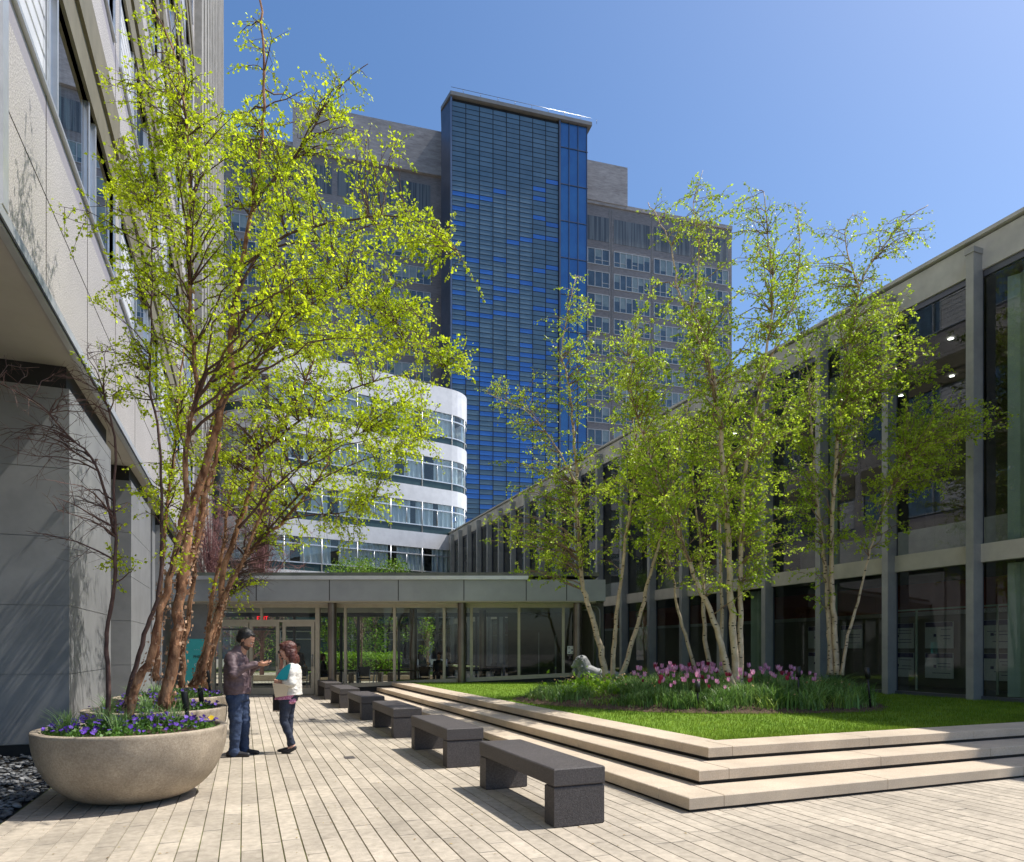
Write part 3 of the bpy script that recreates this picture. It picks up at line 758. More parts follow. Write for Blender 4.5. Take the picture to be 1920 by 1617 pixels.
zl1, zl0 = hb(1151,412), hb(1151,457)
for (a,b) in bays_r+bays_l:
    lo = MB(GB); lo.box(a, b, -.04, .0, zl0, zl1); lo.build('louvre_band', 'louver', bk)
bstuff = MB(GB); nw = 0
z_top = hb(1151, 473); wh = 3.0
for (bi, (a,b)) in enumerate(bays_r+bays_l):
    left = bi >= 4
    for r_ in range(16):
        z1 = z_top - 4.15*r_; z0 = z1-2.7
        individual = (r_ < 9)
        f = MB(GB) if individual else bstuff
        npn = 6; pw = (b-a)/npn
        f.box(a, b, -.10, -.0, z0-.10, z0); f.box(a, b, -.10, .0, z1, z1+.10)
        for i in range(npn+1): f.box(a+i*pw-.06, a+i*pw+.06, -.10, .0, z0, z1)
        for i in range(npn): 
            if rr.random() < .5: f.box(a+i*pw+.06, a+(i+1)*pw-.06, -.08, .0, z0+.72, z0+.80)
        g_ = MB(GB) if individual else bstuff
        for i in range(npn):
            x0, x1 = a+i*pw+.06, a+(i+1)*pw-.06; bl = rr.choice([0,0,.3,.5,.75,1.0]); zm = z1-(z1-z0)*bl
            md, ml = (0,1) if individual else (1,2)
            if bl < 1: g_.quad((x0,-.02,z0),(x1,-.02,z0),(x1,-.02,zm),(x0,-.02,zm), md)
            if bl > 0: g_.quad((x0,-.02,zm),(x1,-.02,zm),(x1,-.02,z1),(x0,-.02,z1), ml)
        if individual:
            w = f.build('window', 'win_frame', bk); g_.build('pane', ['win_dark','win_blind'], w); nw += 1
bstuff.build('lower_windows', ['win_frame','win_dark','win_blind'], bk, kind='stuff')

# ================================================================== CURVED WHITE WARD
def curve_path(off=0.0, n_arc=9):
    d = Vector((.816,.577)); nb = Vector((-.577,.816))      # along the straight / backwards (view-axis frame)
    A = Vector((-14.7,47.0)) ; B = Vector((-4.77,54.0)); A = A - d*1.0
    pts = []
    rL, rR = 3.6, 2.35
    CL = A + nb*rL; CR = B + nb*rR
    for i in range(n_arc+1):
        a = math.pi*.62*(1-i/n_arc); v = (-nb)*math.cos(a) - d*math.sin(a); pts.append(CL + v*(rL+off))
    for i in range(1,5): pts.append(A.lerp(B, i/5) - nb*off)
    for i in range(n_arc+1):
        a = math.pi*.62*i/n_arc; v = (-nb)*math.cos(a) + d*math.sin(a); pts.append(CR + v*(rR+off))
    return pts
def curve_band(mbx, z0, z1, o0=0.0, th=.35, mi=0):
    P = curve_path(o0); Q = curve_path(o0-th); n = len(P)
    vs = [(p.x,p.y,z0) for p in P]+[(p.x,p.y,z1) for p in P]+[(p.x,p.y,z1) for p in Q]+[(p.x,p.y,z0) for p in Q]
    fs = []
    for k in range(4): fs += [(k*n+i, k*n+i+1, ((k+1)%4)*n+i+1, ((k+1)%4)*n+i) for i in range(n-1)]
    mbx.add(vs, fs, mi, False)
cw_ = thing('curved_building', 'white building with rounded corners and curtained ribbon windows', 'building', C2W(-9.7, 52, 0), -YAW)
zs = [(20.0,22.0),(16.36,17.6),(12.8,14.0),(9.26,10.46),(5.72,6.92)]
for (z0,z1) in zs:
    m = MB(CM); curve_band(m, z0, z1, .07, .12); m.build('parapet' if z0 > 19 else 'spandrel_band', 'white_paint', cw_)
P = curve_path(0)
for (wz0, wz1) in ((17.6,20.0),(14.0,16.36),(10.46,12.8),(6.92,9.26),(3.4,5.72)):
    m = MB(CM); curve_band(m, wz0, wz0+.52, .0, .1); m.build('sill_glass', 'sill_dark', cw_)
    m = MB(CM); curve_band(m, wz0+.52, wz0+.60, .06, .12); curve_band(m, wz1-.55, wz1-.46, .06, .12)
    pth = curve_path(0.03); 
    for i, p in enumerate(pth):
        if i < 10 and i % 3: continue
        if i > 14 and (i-14) % 3: continue
        m.tube([(p.x,p.y,wz0+.001),(p.x,p.y,wz1-.001)], .05, 5)
    mids = [pth[9+k].lerp(pth[10+k], .5) for k in range(5)]
    for p in mids: m.tube([(p.x,p.y,wz0+.6),(p.x,p.y,wz1-.46)], .03, 4)
    wf = m.build('window_band', 'silver', cw_)
    m = MB(CM); curve_band(m, wz0+.6, wz1, .0, .02); m.build('pane', 'curve_glass', wf)
    # pleated curtains behind
    Q = curve_path(-.14, 9); m = MB(CM); vs = []; fs = []
    L_ = 0; last = None; rc = random.Random(int(wz0*10))
    samples = []
    for a, b in zip(Q[:-1], Q[1:]):
        sl_ = (b-a).length; k = max(2, int(sl_/.09))
        for j in range(k): samples.append((a.lerp(b, j/k), (b-a).normalized()))
    run = True; left_ = rc.randint(18,40)
    strip = []
    for i, (p, d_) in enumerate(samples):
        left_ -= 1
        if left_ <= 0: run = not run; left_ = rc.randint(14,44) if run else rc.randint(3,8); strip = []
        if run:
            q = p + Vector((-d_.y, d_.x))*(.06*math.sin(i*1.35)+.03*math.sin(i*.6))
            strip.append(q)
            if len(strip) > 1:
                a, b = strip[-2], strip[-1]
                m.add([(a.x,a.y,wz0+.3),(b.x,b.y,wz0+.3),(b.x,b.y,wz1),(a.x,a.y,wz1)], [(0,1,2,3)], 0, True)
    m.build('curtain', 'curtain', wf)
m = MB(CM); cp = curve_path(-2.2)
m.prism([(p.x,p.y) for p in cp] , 3.3, 21.6); m.build('core', 'dark_room', cw_)
m = MB(CM)
for (z0,z1) in ((20.0,20.2),(17.35,17.6),(13.75,14.0),(10.2,10.46),(6.66,6.92),(3.1,3.4)):
    cp = curve_path(-.4); m.prism([(p.x,p.y) for p in cp], z0, z1)
m.build('floor_slab', 'dark_room', cw_)
m = MB(CM)
cp = curve_path(-1.0)
m.prism([(p.x,p.y) for p in cp], 0, 3.1); m.build('ground_floor', 'win_dark', cw_)
m = MB(CM)
for i in range(9,15):
    p = curve_path(-.9)[i]; m.box(p.x-.07,p.x+.07,p.y-.07,p.y+.07,0,3.1)
    if i < 14:
        q = curve_path(-.9)[i+1]
        for z in (2.2,2.75): m.tube([(p.x,p.y,z),(q.x,q.y,z)], .04, 4)
m.build('ground_floor_frame', 'win_frame', cw_)
# ================================================================== TREES
def leaf_mesh(name, P, D, size, mat, parent, seed=1):
    """P positions, D growth directions (n,3); one folded kite per leaf"""
    g = np.random.default_rng(seed); n = len(P)
    D = D + g.normal(0,.55,(n,3)); D[:,2] -= .35; D /= np.linalg.norm(D,axis=1)[:,None]
    r = g.normal(0,1,(n,3)); r[:,2] *= .6
    S = np.cross(D, r); S /= (np.linalg.norm(S,axis=1)[:,None]+1e-6)
    U = np.cross(S, D)
    L = (size*g.uniform(.45,1.4,n))[:,None]; w = L*g.uniform(.30,.42,n)[:,None]
    st = L*.15
    v0 = P + D*st; v1 = P + D*(st+L*.42) + S*w + U*w*.35; v2 = P + D*(st+L) ; v3 = P + D*(st+L*.42) - S*w + U*w*.35
    co = np.stack([v0,v1,v2,v3],1).reshape(-1,3)
    return nmesh(name, co, np.arange(4*n).reshape(-1,4), mat, parent)
def bez(p0, p1, p2, n):
    return [p0*(1-t)**2 + p1*2*t*(1-t) + p2*t*t for t in [i/n for i in range(n+1)]]
def rv3(r, s=1): return Vector((r.gauss(0,s), r.gauss(0,s), r.gauss(0,s)))
def stem3d(pts, d, drift=0.0, n_sub=4, r=None, wob=.012):
    """pixel polyline at distance d (drifting by drift towards its end) -> smooth 3D polyline"""
    k = len(pts); P = [PX(p[0], p[1], d + drift*i/(k-1)) for i, p in enumerate(pts)]
    out = []
    for i in range(k-1):
        a = P[max(i-1,0)]; b = P[i]; c = P[i+1]; e = P[min(i+2,k-1)]
        for j in range(n_sub):
            t = j/n_sub
            q = .5*((2*b)+(c-a)*t+(2*a-5*b+4*c-e)*t*t+(3*b-a-3*c+e)*t**3)
            if r and (i or j): q = q + rv3(r, wob)
            out.append(q)
    out.append(P[-1]); return out
def make_tree(name, label, cat, group, base, stems, blobs, nlimb, leafmat, barkmat, limbmat, seed, leaf=.05, lpt=9, nbare=0,
              flakes=0, bareblobs=None, twig=.38, minfrac=.22, droop=.25, lspace=.13):
    r = random.Random(seed)
    t = thing(name, label, cat, base, 0, group)
    S = []
    for (pts, d, drift, r0, r1) in stems:
        P = stem3d(pts, d, drift, 4, r, .35*r0*.5)
        n = len(P)
        rad = [r1+(r0-r1)*(1+.3*max(0,1-i*1.3))*(1-i/(n-1))**1.25 for i in range(n)]
        m = MB(); m.tube(P, rad, 12 if r0 > .03 else 6, jit=.09)
        m.build('trunk', barkmat if r0 > .031 or barkmat == 'birch_bark' else limbmat, t); S.append((P, rad))
    if flakes:
        fm = MB()
        for (P, rad) in S:
            if rad[0] < .046: continue
            n = len(P)
            for _ in range(flakes):
                i = min(n-2, int(n*r.random()**1.25*.75)); a = P[i].lerp(P[i+1], r.random()); dd = (P[i+1]-P[i]).normalized()
                o = dd.orthogonal(); o.rotate(Matrix.Rotation(r.uniform(0,6.283),3,dd)); s_ = dd.cross(o)
                h = r.uniform(.006,.026); w = r.uniform(.008,.024); q = rad[i]*1.0
                c0 = a+o*q; fm.add([c0-dd*h+o*.003, c0+dd*h+o*.003, c0+dd*h*.9+s_*w+o*r.uniform(.0,.016), c0-dd*h*.8+s_*w*1.1+o*r.uniform(.0,.02)], [(0,1,2,3)])
        fm.build('peeling_bark', 'bark_curl', t, kind='stuff')
    # candidate roots
    cand = []
    for si, (P, rad) in enumerate(S):
        n = len(P)
        for i in range(int(n*minfrac), n): cand.append((P[i], rad[i]))
    CP = np.array([c[0][:] for c in cand])
    tm = MB(); LP = []; LD = []
    def limb(tgt, leafy=True, dens=1.0):
        T = np.array(tgt[:]); dv = T[None]-CP; hd = np.hypot(dv[:,0],dv[:,1]); dz = dv[:,2]; dist = np.sqrt(hd**2+dz**2)
        cost = dist + np.where(dz < .25*hd, (.25*hd-dz)*1.6, 0) + np.array([r.random()*.35 for _ in range(1)])[0]
        k = int(np.argmin(cost*(1+.12*nr2.random(len(cost))))); p0, rr0 = cand[k]
        v = tgt-p0; L = v.length
        if L < .12: return
        hor = Vector((v.x,v.y,0))
        ctl = p0 + v*.45 + Vector((0,0,L*.16)) + rv3(r, L*.06)
        pts = bez(p0, ctl, tgt, max(4,int(L/.22)))
        pts = [pts[0]] + [p+rv3(r,.012+.008*L) for p in pts[1:]]
        n = len(pts); ra = min(rr0*.6, .004+.0068*L)
        tm.tube(pts, [ra*(1-i/(n-1))+.0022 for i in range(n)], 5, cap=False)
        # twigs
        st = .25 if L > 1 else .1
        d_ = st*L; 
        while d_ < L*1.0:
            f = d_/L*(n-1); i = min(n-2,int(f)); a = pts[i].lerp(pts[i+1], f-i); dd = (pts[i+1]-pts[i]).normalized()
            q = (dd*.7 + rv3(r,.6)); q.z -= droop*.5; q.normalize()
            tl = twig*r.uniform(.4,1.25)*(1 - .3*d_/L)
            e = a+q*tl+Vector((0,0,-droop*tl*.6)); mid = a+q*tl*.5+Vector((0,0,.03*tl))+rv3(r,.012)
            tp = bez(a, mid, e, 3)
            tm.tube(tp, [.0036,.003,.0022,.0014], 3, cap=False)
            if leafy:
                kk = max(2,int(lpt*tl/twig*dens))
                for _ in range(kk):
                    u = r.random()**.8; p = tp[min(2,int(u*3))].lerp(tp[min(3,int(u*3)+1)], (u*3)%1)
                    LP.append((p.x+r.gauss(0,.012),p.y+r.gauss(0,.012),p.z+r.gauss(0,.012))); LD.append((q.x,q.y,q.z))
            else:
                for _ in range(3):
                    u = r.random(); p = tp[int(u*3)] ; w_ = (q+rv3(r,.5)).normalized()*tl*.5
                    tm.tube([p,p+w_], [.002,.001], 3, cap=False)
            d_ += lspace*r.uniform(.6,1.5)
        for _ in range(int(6*dens) if leafy else 0):
            LP.append(tuple(pts[-1]+rv3(r,.03))); LD.append((dd.x,dd.y,dd.z))
    nr2 = np.random.default_rng(seed)
    wts = [b[4] for b in blobs]
    for _ in range(nlimb):
        b = r.choices(blobs, wts)[0]
        while True:
            u, v = r.uniform(-1,1), r.uniform(-1,1)
            if u*u+v*v < 1: break
        tgt = PX(b[0]+u*b[2], b[1]+v*b[3], b[5]+r.gauss(0, b[6] if len(b) > 6 else .8))
        limb(tgt, True, b[7] if len(b) > 7 else 1.0)
    for _ in range(nbare):
        b = r.choice(bareblobs); tgt = PX(b[0]+r.uniform(-1,1)*b[2], b[1]+r.uniform(-1,1)*b[3], b[4]+r.gauss(0,.4)); limb(tgt, False)
    tm.build('branches', limbmat, t)
    if LP: leaf_mesh('foliage', np.array(LP), np.array(LD), leaf, leafmat, t, seed)
    return t, len(LP)

# --- river birches in the bowl planters
A = [(307,1330),(322,1250),(331,1190),(338,1110),(350,1024),(364,941),(394,857),(411,774),(431,707),(434,640),(437,573),(454,501),(474,384),(484,317),(496,234),(494,100),(491,0),(491,-40)]
B = [(237,1356),(254,1291),(284,1227),(300,1144),(317,1097),(331,1030),(345,960),(351,840),(361,774),(371,724),(364,650),(356,590),(354,468),(356,334),(351,234),(334,134),(321,83),(290,17)]
Bs = [(234,1330),(254,1250),(277,1174),(294,1127),(303,1060),(302,957),(299,824),(281,724),(284,607),(285,500),(280,380)]
C = [(204,1350),(202,1244),(200,1187),(214,1094),(217,1008),(214,941),(217,841),(204,774),(195,740)]
C2 = [(215,1000),(190,900),(165,850),(130,820),(77,760),(0,720),(-40,700)]
A2 = [(437,573),(470,500),(500,470),(560,455),(620,450),(700,420)]
A3 = [(434,640),(480,560),(540,550),(620,555),(700,590),(760,640),(830,690)]
A4 = [(474,384),(520,330),(570,270),(610,200),(650,150),(690,120)]
A5 = [(454,501),(540,440),(640,415),(740,405),(820,430),(865,480)]
A6 = [(420,740),(480,690),(540,610),(600,560),(650,540)]
H = [(338,1110),(352,1060),(372,1000),(385,930),(398,880),(412,830)]
t1, n1 = make_tree('river_birch', 'tall river birch with peeling trunk rising from the nearest bowl planter', 'tree', 'river birches in the bowl planters', (-1.07,8.05,.66),
  [(A,7.95,.3,.067,.010),(B,7.45,.3,.048,.007),(Bs,7.7,.1,.03,.006),(C,7.55,-.2,.027,.009),(C2,7.5,-.3,.016,.004),(A2,8.1,.3,.022,.006),(A3,8.1,.2,.022,.005),(A4,8.15,-.3,.018,.004),(A5,8.1,-.4,.018,.004),(A6,8.0,.2,.024,.006),
   (H,8.1,.2,.047,.02)],
  [(320,160,75,150,1.5,7.8,.5),(300,330,110,110,1.5,7.8,.6),(250,560,75,110,.8,7.7,.6),(400,330,110,110,1.8,8.1,.7),(270,700,90,110,.9,7.8,.6),(340,480,110,120,1.3,7.8,.7),(495,90,45,90,.35,8.2,.3,.7),(560,270,100,90,1.2,8.1,.6),
   (640,160,75,45,.4,8,.4,.7),(690,270,75,60,.7,7.9,.4,.8),(520,430,110,110,1.8,8.1,.8),(650,470,120,90,1.8,8,.7),(760,440,70,50,.9,7.9,.4),(830,475,40,40,.3,7.9,.3),(600,590,120,80,1.6,8.2,.7),(740,590,80,60,1,8.1,.5),(800,660,45,30,.45,8.1,.3),
   (870,680,35,25,.22,8.1,.2),(450,600,90,90,1.0,8,.7),(130,385,40,18,.12,7.5,.2),(280,980,90,45,.35,7.5,.3,.8),(250,1050,40,40,.08,7.5,.3),(330,1060,60,50,.15,7.6,.3),(450,250,60,70,.9,8.1,.4),(200,140,30,20,.12,7.6,.2)],
  500, 'leaf_river', 'river_bark', 'dark_branch', 101, leaf=.035, lpt=31, nbare=46, flakes=330, bareblobs=[(60,740,80,60,7.4),(150,790,60,90,7.5),(110,950,60,50,7.5),(190,700,60,60,7.6),(40,830,60,50,7.4)])
Fm = [(361,1290),(384,1227),(411,1144),(421,1061),(447,991),(468,924),(481,857),(508,824),(551,757),(578,700),(601,640)]
E = [(294,1277),(296,1194),(301,1094),(310,980),(322,880),(333,760),(345,650)]
F2 = [(340,1290),(348,1200),(362,1100),(372,1000),(384,900),(398,790),(420,700)]
F3 = [(372,1285),(395,1190),(425,1110),(460,1040),(492,960),(520,900)]
t2, n2 = make_tree('river_birch', 'river birch with leaning orange stems in the middle bowl planter', 'tree', 'river birches in the bowl planters', (-1.11,10.53,.66),
  [(Fm,10.4,.4,.06,.010),(E,10.5,.1,.048,.010),(F2,10.7,.3,.048,.010),(F3,10.3,.3,.045,.01),([(481,857),(560,790),(640,740),(720,710),(790,700)],10.5,.2,.024,.005),([(447,991),(530,900),(600,850),(680,810)],10.3,.2,.022,.005)],
  [(600,660,120,90,1.5,10.7,.8),(700,740,110,80,1.5,10.7,.7),(560,800,120,90,1.3,10.6,.8),(460,700,100,100,1,10.6,.8),(760,780,60,50,.5,10.6,.5),(380,800,70,100,.6,10.6,.6),(330,700,70,100,.6,10.7,.6),(420,880,70,60,.5,10.4,.5),(300,900,60,80,.4,10.5,.5)],
  240, 'leaf_river', 'river_bark', 'dark_branch', 102, leaf=.041, lpt=25, nbare=50, flakes=220, bareblobs=[(470,820,90,80,10.6),(520,740,70,60,10.6)])
G_ = [(384,1290),(405,1190),(424,1117),(444,1074),(484,1017),(534,974),(581,917),(611,874),(624,830)]
G2 = [(372,1285),(388,1190),(402,1100),(420,1020),(430,930),(455,850),(490,790)]
t3, n3 = make_tree('river_birch', 'river birch leaning right from the farthest bowl planter', 'tree', 'river birches in the bowl planters', (-1.15,13.03,.66),
  [(G_,12.9,.3,.06,.012),(G2,13.1,.3,.05,.012),([(484,1017),(560,930),(640,880),(720,850),(790,820)],13,.2,.024,.005),([(534,974),(590,965),(650,960),(700,935)],12.9,.2,.02,.005)],
  [(620,860,120,90,1.5,13.2,.8),(560,960,100,70,1,13,.7),(700,920,70,60,.8,13.1,.6),(480,900,80,80,.8,13,.7),(740,840,60,50,.5,13.1,.5),(450,1090,60,30,.2,12.7,.4),(640,1010,50,35,.3,13,.4),(780,760,60,50,.7,13.2,.4),(800,840,45,40,.4,13,.4)],
  180, 'leaf_river', 'river_bark', 'dark_branch', 103, leaf=.045, lpt=21, nbare=110, flakes=250, bareblobs=[(470,900,90,120,13),(480,1040,60,60,13)])

# --- paper birches in the lawn bed
D0 = 13.3
def ST(L, d, dr, r0, r1=.008): return (L, d, dr, r0, r1)
a = [(1137,1278),(1127,1215),(1118,1190),(1105,1140),(1093,1095),(1087,1038),(1082,953),(1079,868),(1075,811),(1072,762),(1065,711),(1053,668),(1062,600),(1080,520)]
b = [(1148,1276),(1151,1220),(1155,1160),(1164,1095),(1176,981),(1193,876),(1190,811),(1182,740),(1178,670)]
c = [(1160,1278),(1180,1220),(1199,1160),(1213,1095),(1238,1018),(1258,925),(1272,839),(1290,760),(1300,690)]
al = [(1082,910),(1050,850),(1015,800),(985,770),(950,755),(910,735)]
t4, n4 = make_tree('paper_birch', 'slim birch clump of three stems right of the lion statue', 'tree', 'birches in the lawn bed', (7.9,13.9,.55),
  [ST(a,15.6,.2,.075),ST(b,15.8,.3,.062),ST(c,15.9,.3,.062),ST(al,15.6,-.3,.022,.005)],
  [(1080,640,60,90,.8,15.7,.5,.7),(1000,740,80,60,.8,15.6,.5,.7),(980,840,60,50,.5,15.6,.5,.7),(1060,870,80,70,.9,15.7,.6,.8),(980,960,65,60,.6,15.6,.6,.8),(1020,1040,80,45,.9,15.6,.6),(1100,980,70,80,1,15.7,.7),(1150,800,70,110,1.2,15.9,.6),(1180,960,70,80,.9,15.9,.6),(1160,660,60,60,.6,15.8,.5),(925,1010,30,40,.15,15.6,.3),(1260,870,60,80,.9,16,.6),(1085,545,25,35,.15,15.8,.2,.6)],
  300, 'leaf_birch', 'birch_bark', 'birch_branch', 201, leaf=.050, lpt=21)
d_ = [(1376,1294),(1360,1240),(1345,1180),(1325,1130),(1307,1095),(1278,1015),(1264,967),(1235,910),(1221,862),(1200,800),(1184,740),(1183,700),(1190,620)]
e = [(1382,1294),(1374,1170),(1369,1095),(1366,1010),(1358,896),(1349,782),(1341,725),(1332,683),(1321,640),(1301,591),(1271,544),(1262,480),(1240,420),(1215,380)]
e2 = [(1296,580),(1305,541),(1311,477),(1308,424),(1300,380),(1318,320)]
f = [(1390,1294),(1388,1180),(1390,1060),(1395,900),(1420,760),(1440,640),(1450,540),(1440,440),(1432,360)]
f2 = [(1420,760),(1450,660),(1490,560),(1500,450),(1490,380)]
t5, n5 = make_tree('paper_birch', 'tallest birch clump with three pale trunks in the middle of the bed', 'tree', 'birches in the lawn bed', (9.2,11.0,.6),
  [ST(d_,13.3,.6,.07),ST(e,13.35,.2,.072),ST(e2,13.5,.1,.022,.005),ST(f,13.4,.3,.06),ST(f2,13.5,.3,.024,.005)],
  [(1320,400,60,70,.55,13.5,.4,.7),(1250,420,50,60,.45,13.5,.4,.7),(1400,420,60,80,.6,13.6,.5,.7),(1470,440,70,70,.7,13.7,.5,.75),(1380,550,110,90,1.3,13.6,.7,.9),(1480,570,60,80,.9,13.8,.6),(1250,620,90,80,1.1,13.6,.7),(1340,700,110,90,1.5,13.5,.8),(1220,740,80,90,1.2,13.7,.8),(1430,760,80,90,1.3,13.6,.8),(1280,860,100,90,1.5,13.5,.8),(1400,900,80,80,1.2,13.4,.8),(1300,980,100,60,1.1,13.4,.8),(1440,1000,60,60,.7,13.5,.6),(1200,900,60,60,.7,13.7,.7),(1400,1080,60,35,.25,13.3,.5)],
  600, 'leaf_birch', 'birch_bark', 'birch_branch', 202, leaf=.047, lpt=22)
g1 = [(1338,1280),(1322,1200),(1318,1100),(1312,1010),(1300,900),(1310,800)]
g2 = [(1305,1265),(1285,1190),(1268,1130),(1262,1080),(1240,1000),(1225,900)]
g3 = [(1350,1280),(1354,1180),(1352,1080),(1350,960),(1360,860),(1380,760)]
t5b, n5b = make_tree('paper_birch', 'thinner birch clump behind the tallest one, its stems fanning out low', 'tree', 'birches in the lawn bed', (10.2,13.8,.55),
  [ST(g1,16.2,.2,.065),ST(g2,16.4,.2,.05),ST(g3,16.3,.2,.06)],
  [(1300,900,90,90,1,16.4,.6),(1220,980,60,70,.6,16.4,.6),(1370,820,70,90,1,16.4,.6),(1300,1060,70,40,.4,16.3,.5),(1240,830,60,70,.8,16.4,.6)],
  220, 'leaf_birch', 'birch_bark', 'birch_branch', 204, leaf=.054, lpt=16)
h = [(1558,1266),(1556,1190),(1553,1130),(1547,1060),(1537,980),(1527,860),(1520,780),(1514,700),(1500,640)]
i_ = [(1570,1266),(1565,1180),(1560,1100),(1560,1000),(1568,860),(1580,740),(1600,620),(1612,540),(1630,500),(1665,450),(1700,410),(1740,385)]
j_ = [(1578,1266),(1590,1190),(1608,1130),(1625,1060),(1640,1000),(1665,930),(1700,860)]
i2 = [(1612,540),(1590,480),(1585,430),(1600,400)]
t6, n6 = make_tree('paper_birch', 'birch clump at the right end of the flower bed with two straight trunks', 'tree', 'birches in the lawn bed', (11.6,11.2,.55),
  [ST(h,15.0,.1,.072),ST(i_,14.9,-.2,.06),ST(j_,14.8,-.5,.038),ST(i2,14.7,0,.02,.005)],
  [(1600,470,90,60,.8,14.8,.5,.7),(1700,430,55,45,.35,14.6,.4,.6),(1530,560,60,70,.7,15,.6,.8),(1640,580,90,60,1,14.8,.6,.9),(1560,680,90,80,1.2,14.9,.7),(1680,680,100,60,1.2,14.6,.7),(1530,820,70,90,1.1,15,.7),(1650,780,110,60,1.2,14.6,.7),(1760,790,80,60,1,14.2,.5),(1850,780,50,30,.3,14,.3,.8),(1680,880,110,50,1.1,14.4,.6),(1540,960,70,70,.8,14.9,.6),(1640,980,70,50,.5,14.6,.6),(1480,900,50,90,.7,14.9,.6),(1740,870,70,40,.6,14.3,.5),(1500,1100,50,35,.15,14.6,.4)],
  480, 'leaf_birch', 'birch_bark', 'birch_branch', 203, leaf=.048, lpt=22)
print('LEAVES', n1, n2, n3, n4, n5, n5b, n6)

# --- trees behind the pavilion
def dense_tree(name, label, x, d, h, rx, rz, leafmat, limbmat, seed, nleaf, lsize, nl=40, base=1.0, twigs=0, z0=0.0):
    r = random.Random(seed); p = C2W(x, d, z0)
    t = thing(name, label, 'tree', p, 0)
    m = MB(); m.tube([p, p+Vector((.1,.05,h*.4)), p+Vector((0,0,h*.75))], [.05*h/6,.035*h/6,.02], 8); m.build('trunk', limbmat, t)
    tm = MB(); LP = []; LD = []
    for _ in range(nl):
        u = rv3(r).normalized(); q = Vector((u.x*rx*r.random()**.4, u.y*rx*.8*r.random()**.4, 0)); q.z = base + (h-base)*r.random()**.8
        s_ = 1 - abs((q.z-base)/(h-base)-.45)*1.1; q.x *= s_+.15; q.y *= s_+.15
        a = p+Vector((0,0,max(.3,q.z*.6))); e_ = p+q
        pts = bez(a, a.lerp(e_,.5)+Vector((0,0,.2)), e_, 4); tm.tube(pts, [.03,.02,.014,.008,.004], 4, cap=False)
        for _k in range(twigs):
            w = pts[r.randint(1,4)]; v = rv3(r,1); v.z += .4; v.normalize(); tm.tube([w, w+v*r.uniform(.3,.9)+rv3(r,.05)], [.008,.003], 3, cap=False)
        for _k in range(nleaf//nl):
            w = pts[r.choice([2,3,4,4])]+rv3(r, rx*.17); LP.append(w[:]); LD.append((w-a).normalized()[:])
    tm.build('branches', limbmat, t)
    if LP: leaf_mesh('foliage', np.array(LP), np.array(LD), lsize, leafmat, t, seed)
    return t
dense_tree('budding_tree', 'purple brown bare twigged tree behind the pavilion beside the granite building', -13.2, 36, 13.5, 2.6, 5, 'leaf_back', 'bud_branch', 31, 0, .05, 120, 2.0, twigs=26)
dense_tree('budding_tree', 'second bare purple twigged tree low behind the planter birches', -14.6, 33, 9.5, 2.0, 4, 'leaf_back', 'bud_branch', 32, 0, .05, 80, 1.5, twigs=26)
dense_tree('courtyard_tree', 'small light green tree whose top shows above the pavilion roof', -7.0, 31.5, 5.6, 1.1, 2, 'leaf_back', 'birch_branch', 33, 2600, .09, 40, 3.2)
for k, (x, d) in enumerate(((-8.9,35.5),(-8.0,36.5),(-7.1,35.2),(-6.2,36.2),(-9.8,37))):
    dense_tree('courtyard_birch', ['leftmost','second','middle','fourth','farthest'][k] + ' green birch seen through the pavilion glass', x, d, 6.0, 1.1, 2, 'leaf_back', 'birch_branch', 40+k, 2200, .10, 26, 1.5)
dense_tree('courtyard_tree', 'slim bright sapling seen through the pavilion glass near the second column', -4.1, 33, 3.8, .5, 2, 'leaf_lime', 'birch_branch', 51, 700, .09, 16, 1.3)
dense_tree('courtyard_tree', 'brownish green tree seen through the glass doors behind the man', -15.6, 41, 6.0, 2.4, 2, 'leaf_back', 'bud_branch', 52, 3500, .09, 40, 1.2, twigs=6)
# ================================================================== COURTYARD BEHIND THE PAVILION
m = MB(CM); m.prism([(-12,32.5),(-3.5,32.5),(-3.5,39),(-12,39)], -.02, .22); m.build('courtyard_lawn', 'lawn_soil', kind='structure')
m = MB(CM); m.prism([(-12.3,32.2),(-3.2,32.2),(-3.2,32.5),(-12.3,32.5)], -.02, .28); m.build('courtyard_kerb', 'step_stone', kind='structure')
hd = thing('hedge', 'clipped bright green hedge seen through the pavilion glass', 'hedge', C2W(-7.4, 34, .2), -YAW)
nh = 9000; P_ = np.column_stack([nr.uniform(-9.6,-5.6,nh), nr.normal(34,.35,nh), .2+np.abs(nr.normal(0,1,nh))*.01+nr.uniform(.1,1.15,nh)])
cmn = np.array(CM)[:3,:3]; Pw = P_ @ cmn.T
leaf_mesh('foliage', Pw, nr.normal(0,1,(nh,3)), .09, 'leaf_lime', hd, 5)
m = MB(CM); m.box(-9.5,-5.7,33.75,34.25,.2,1.0); m.build('inner_growth', 'dark_branch', hd)

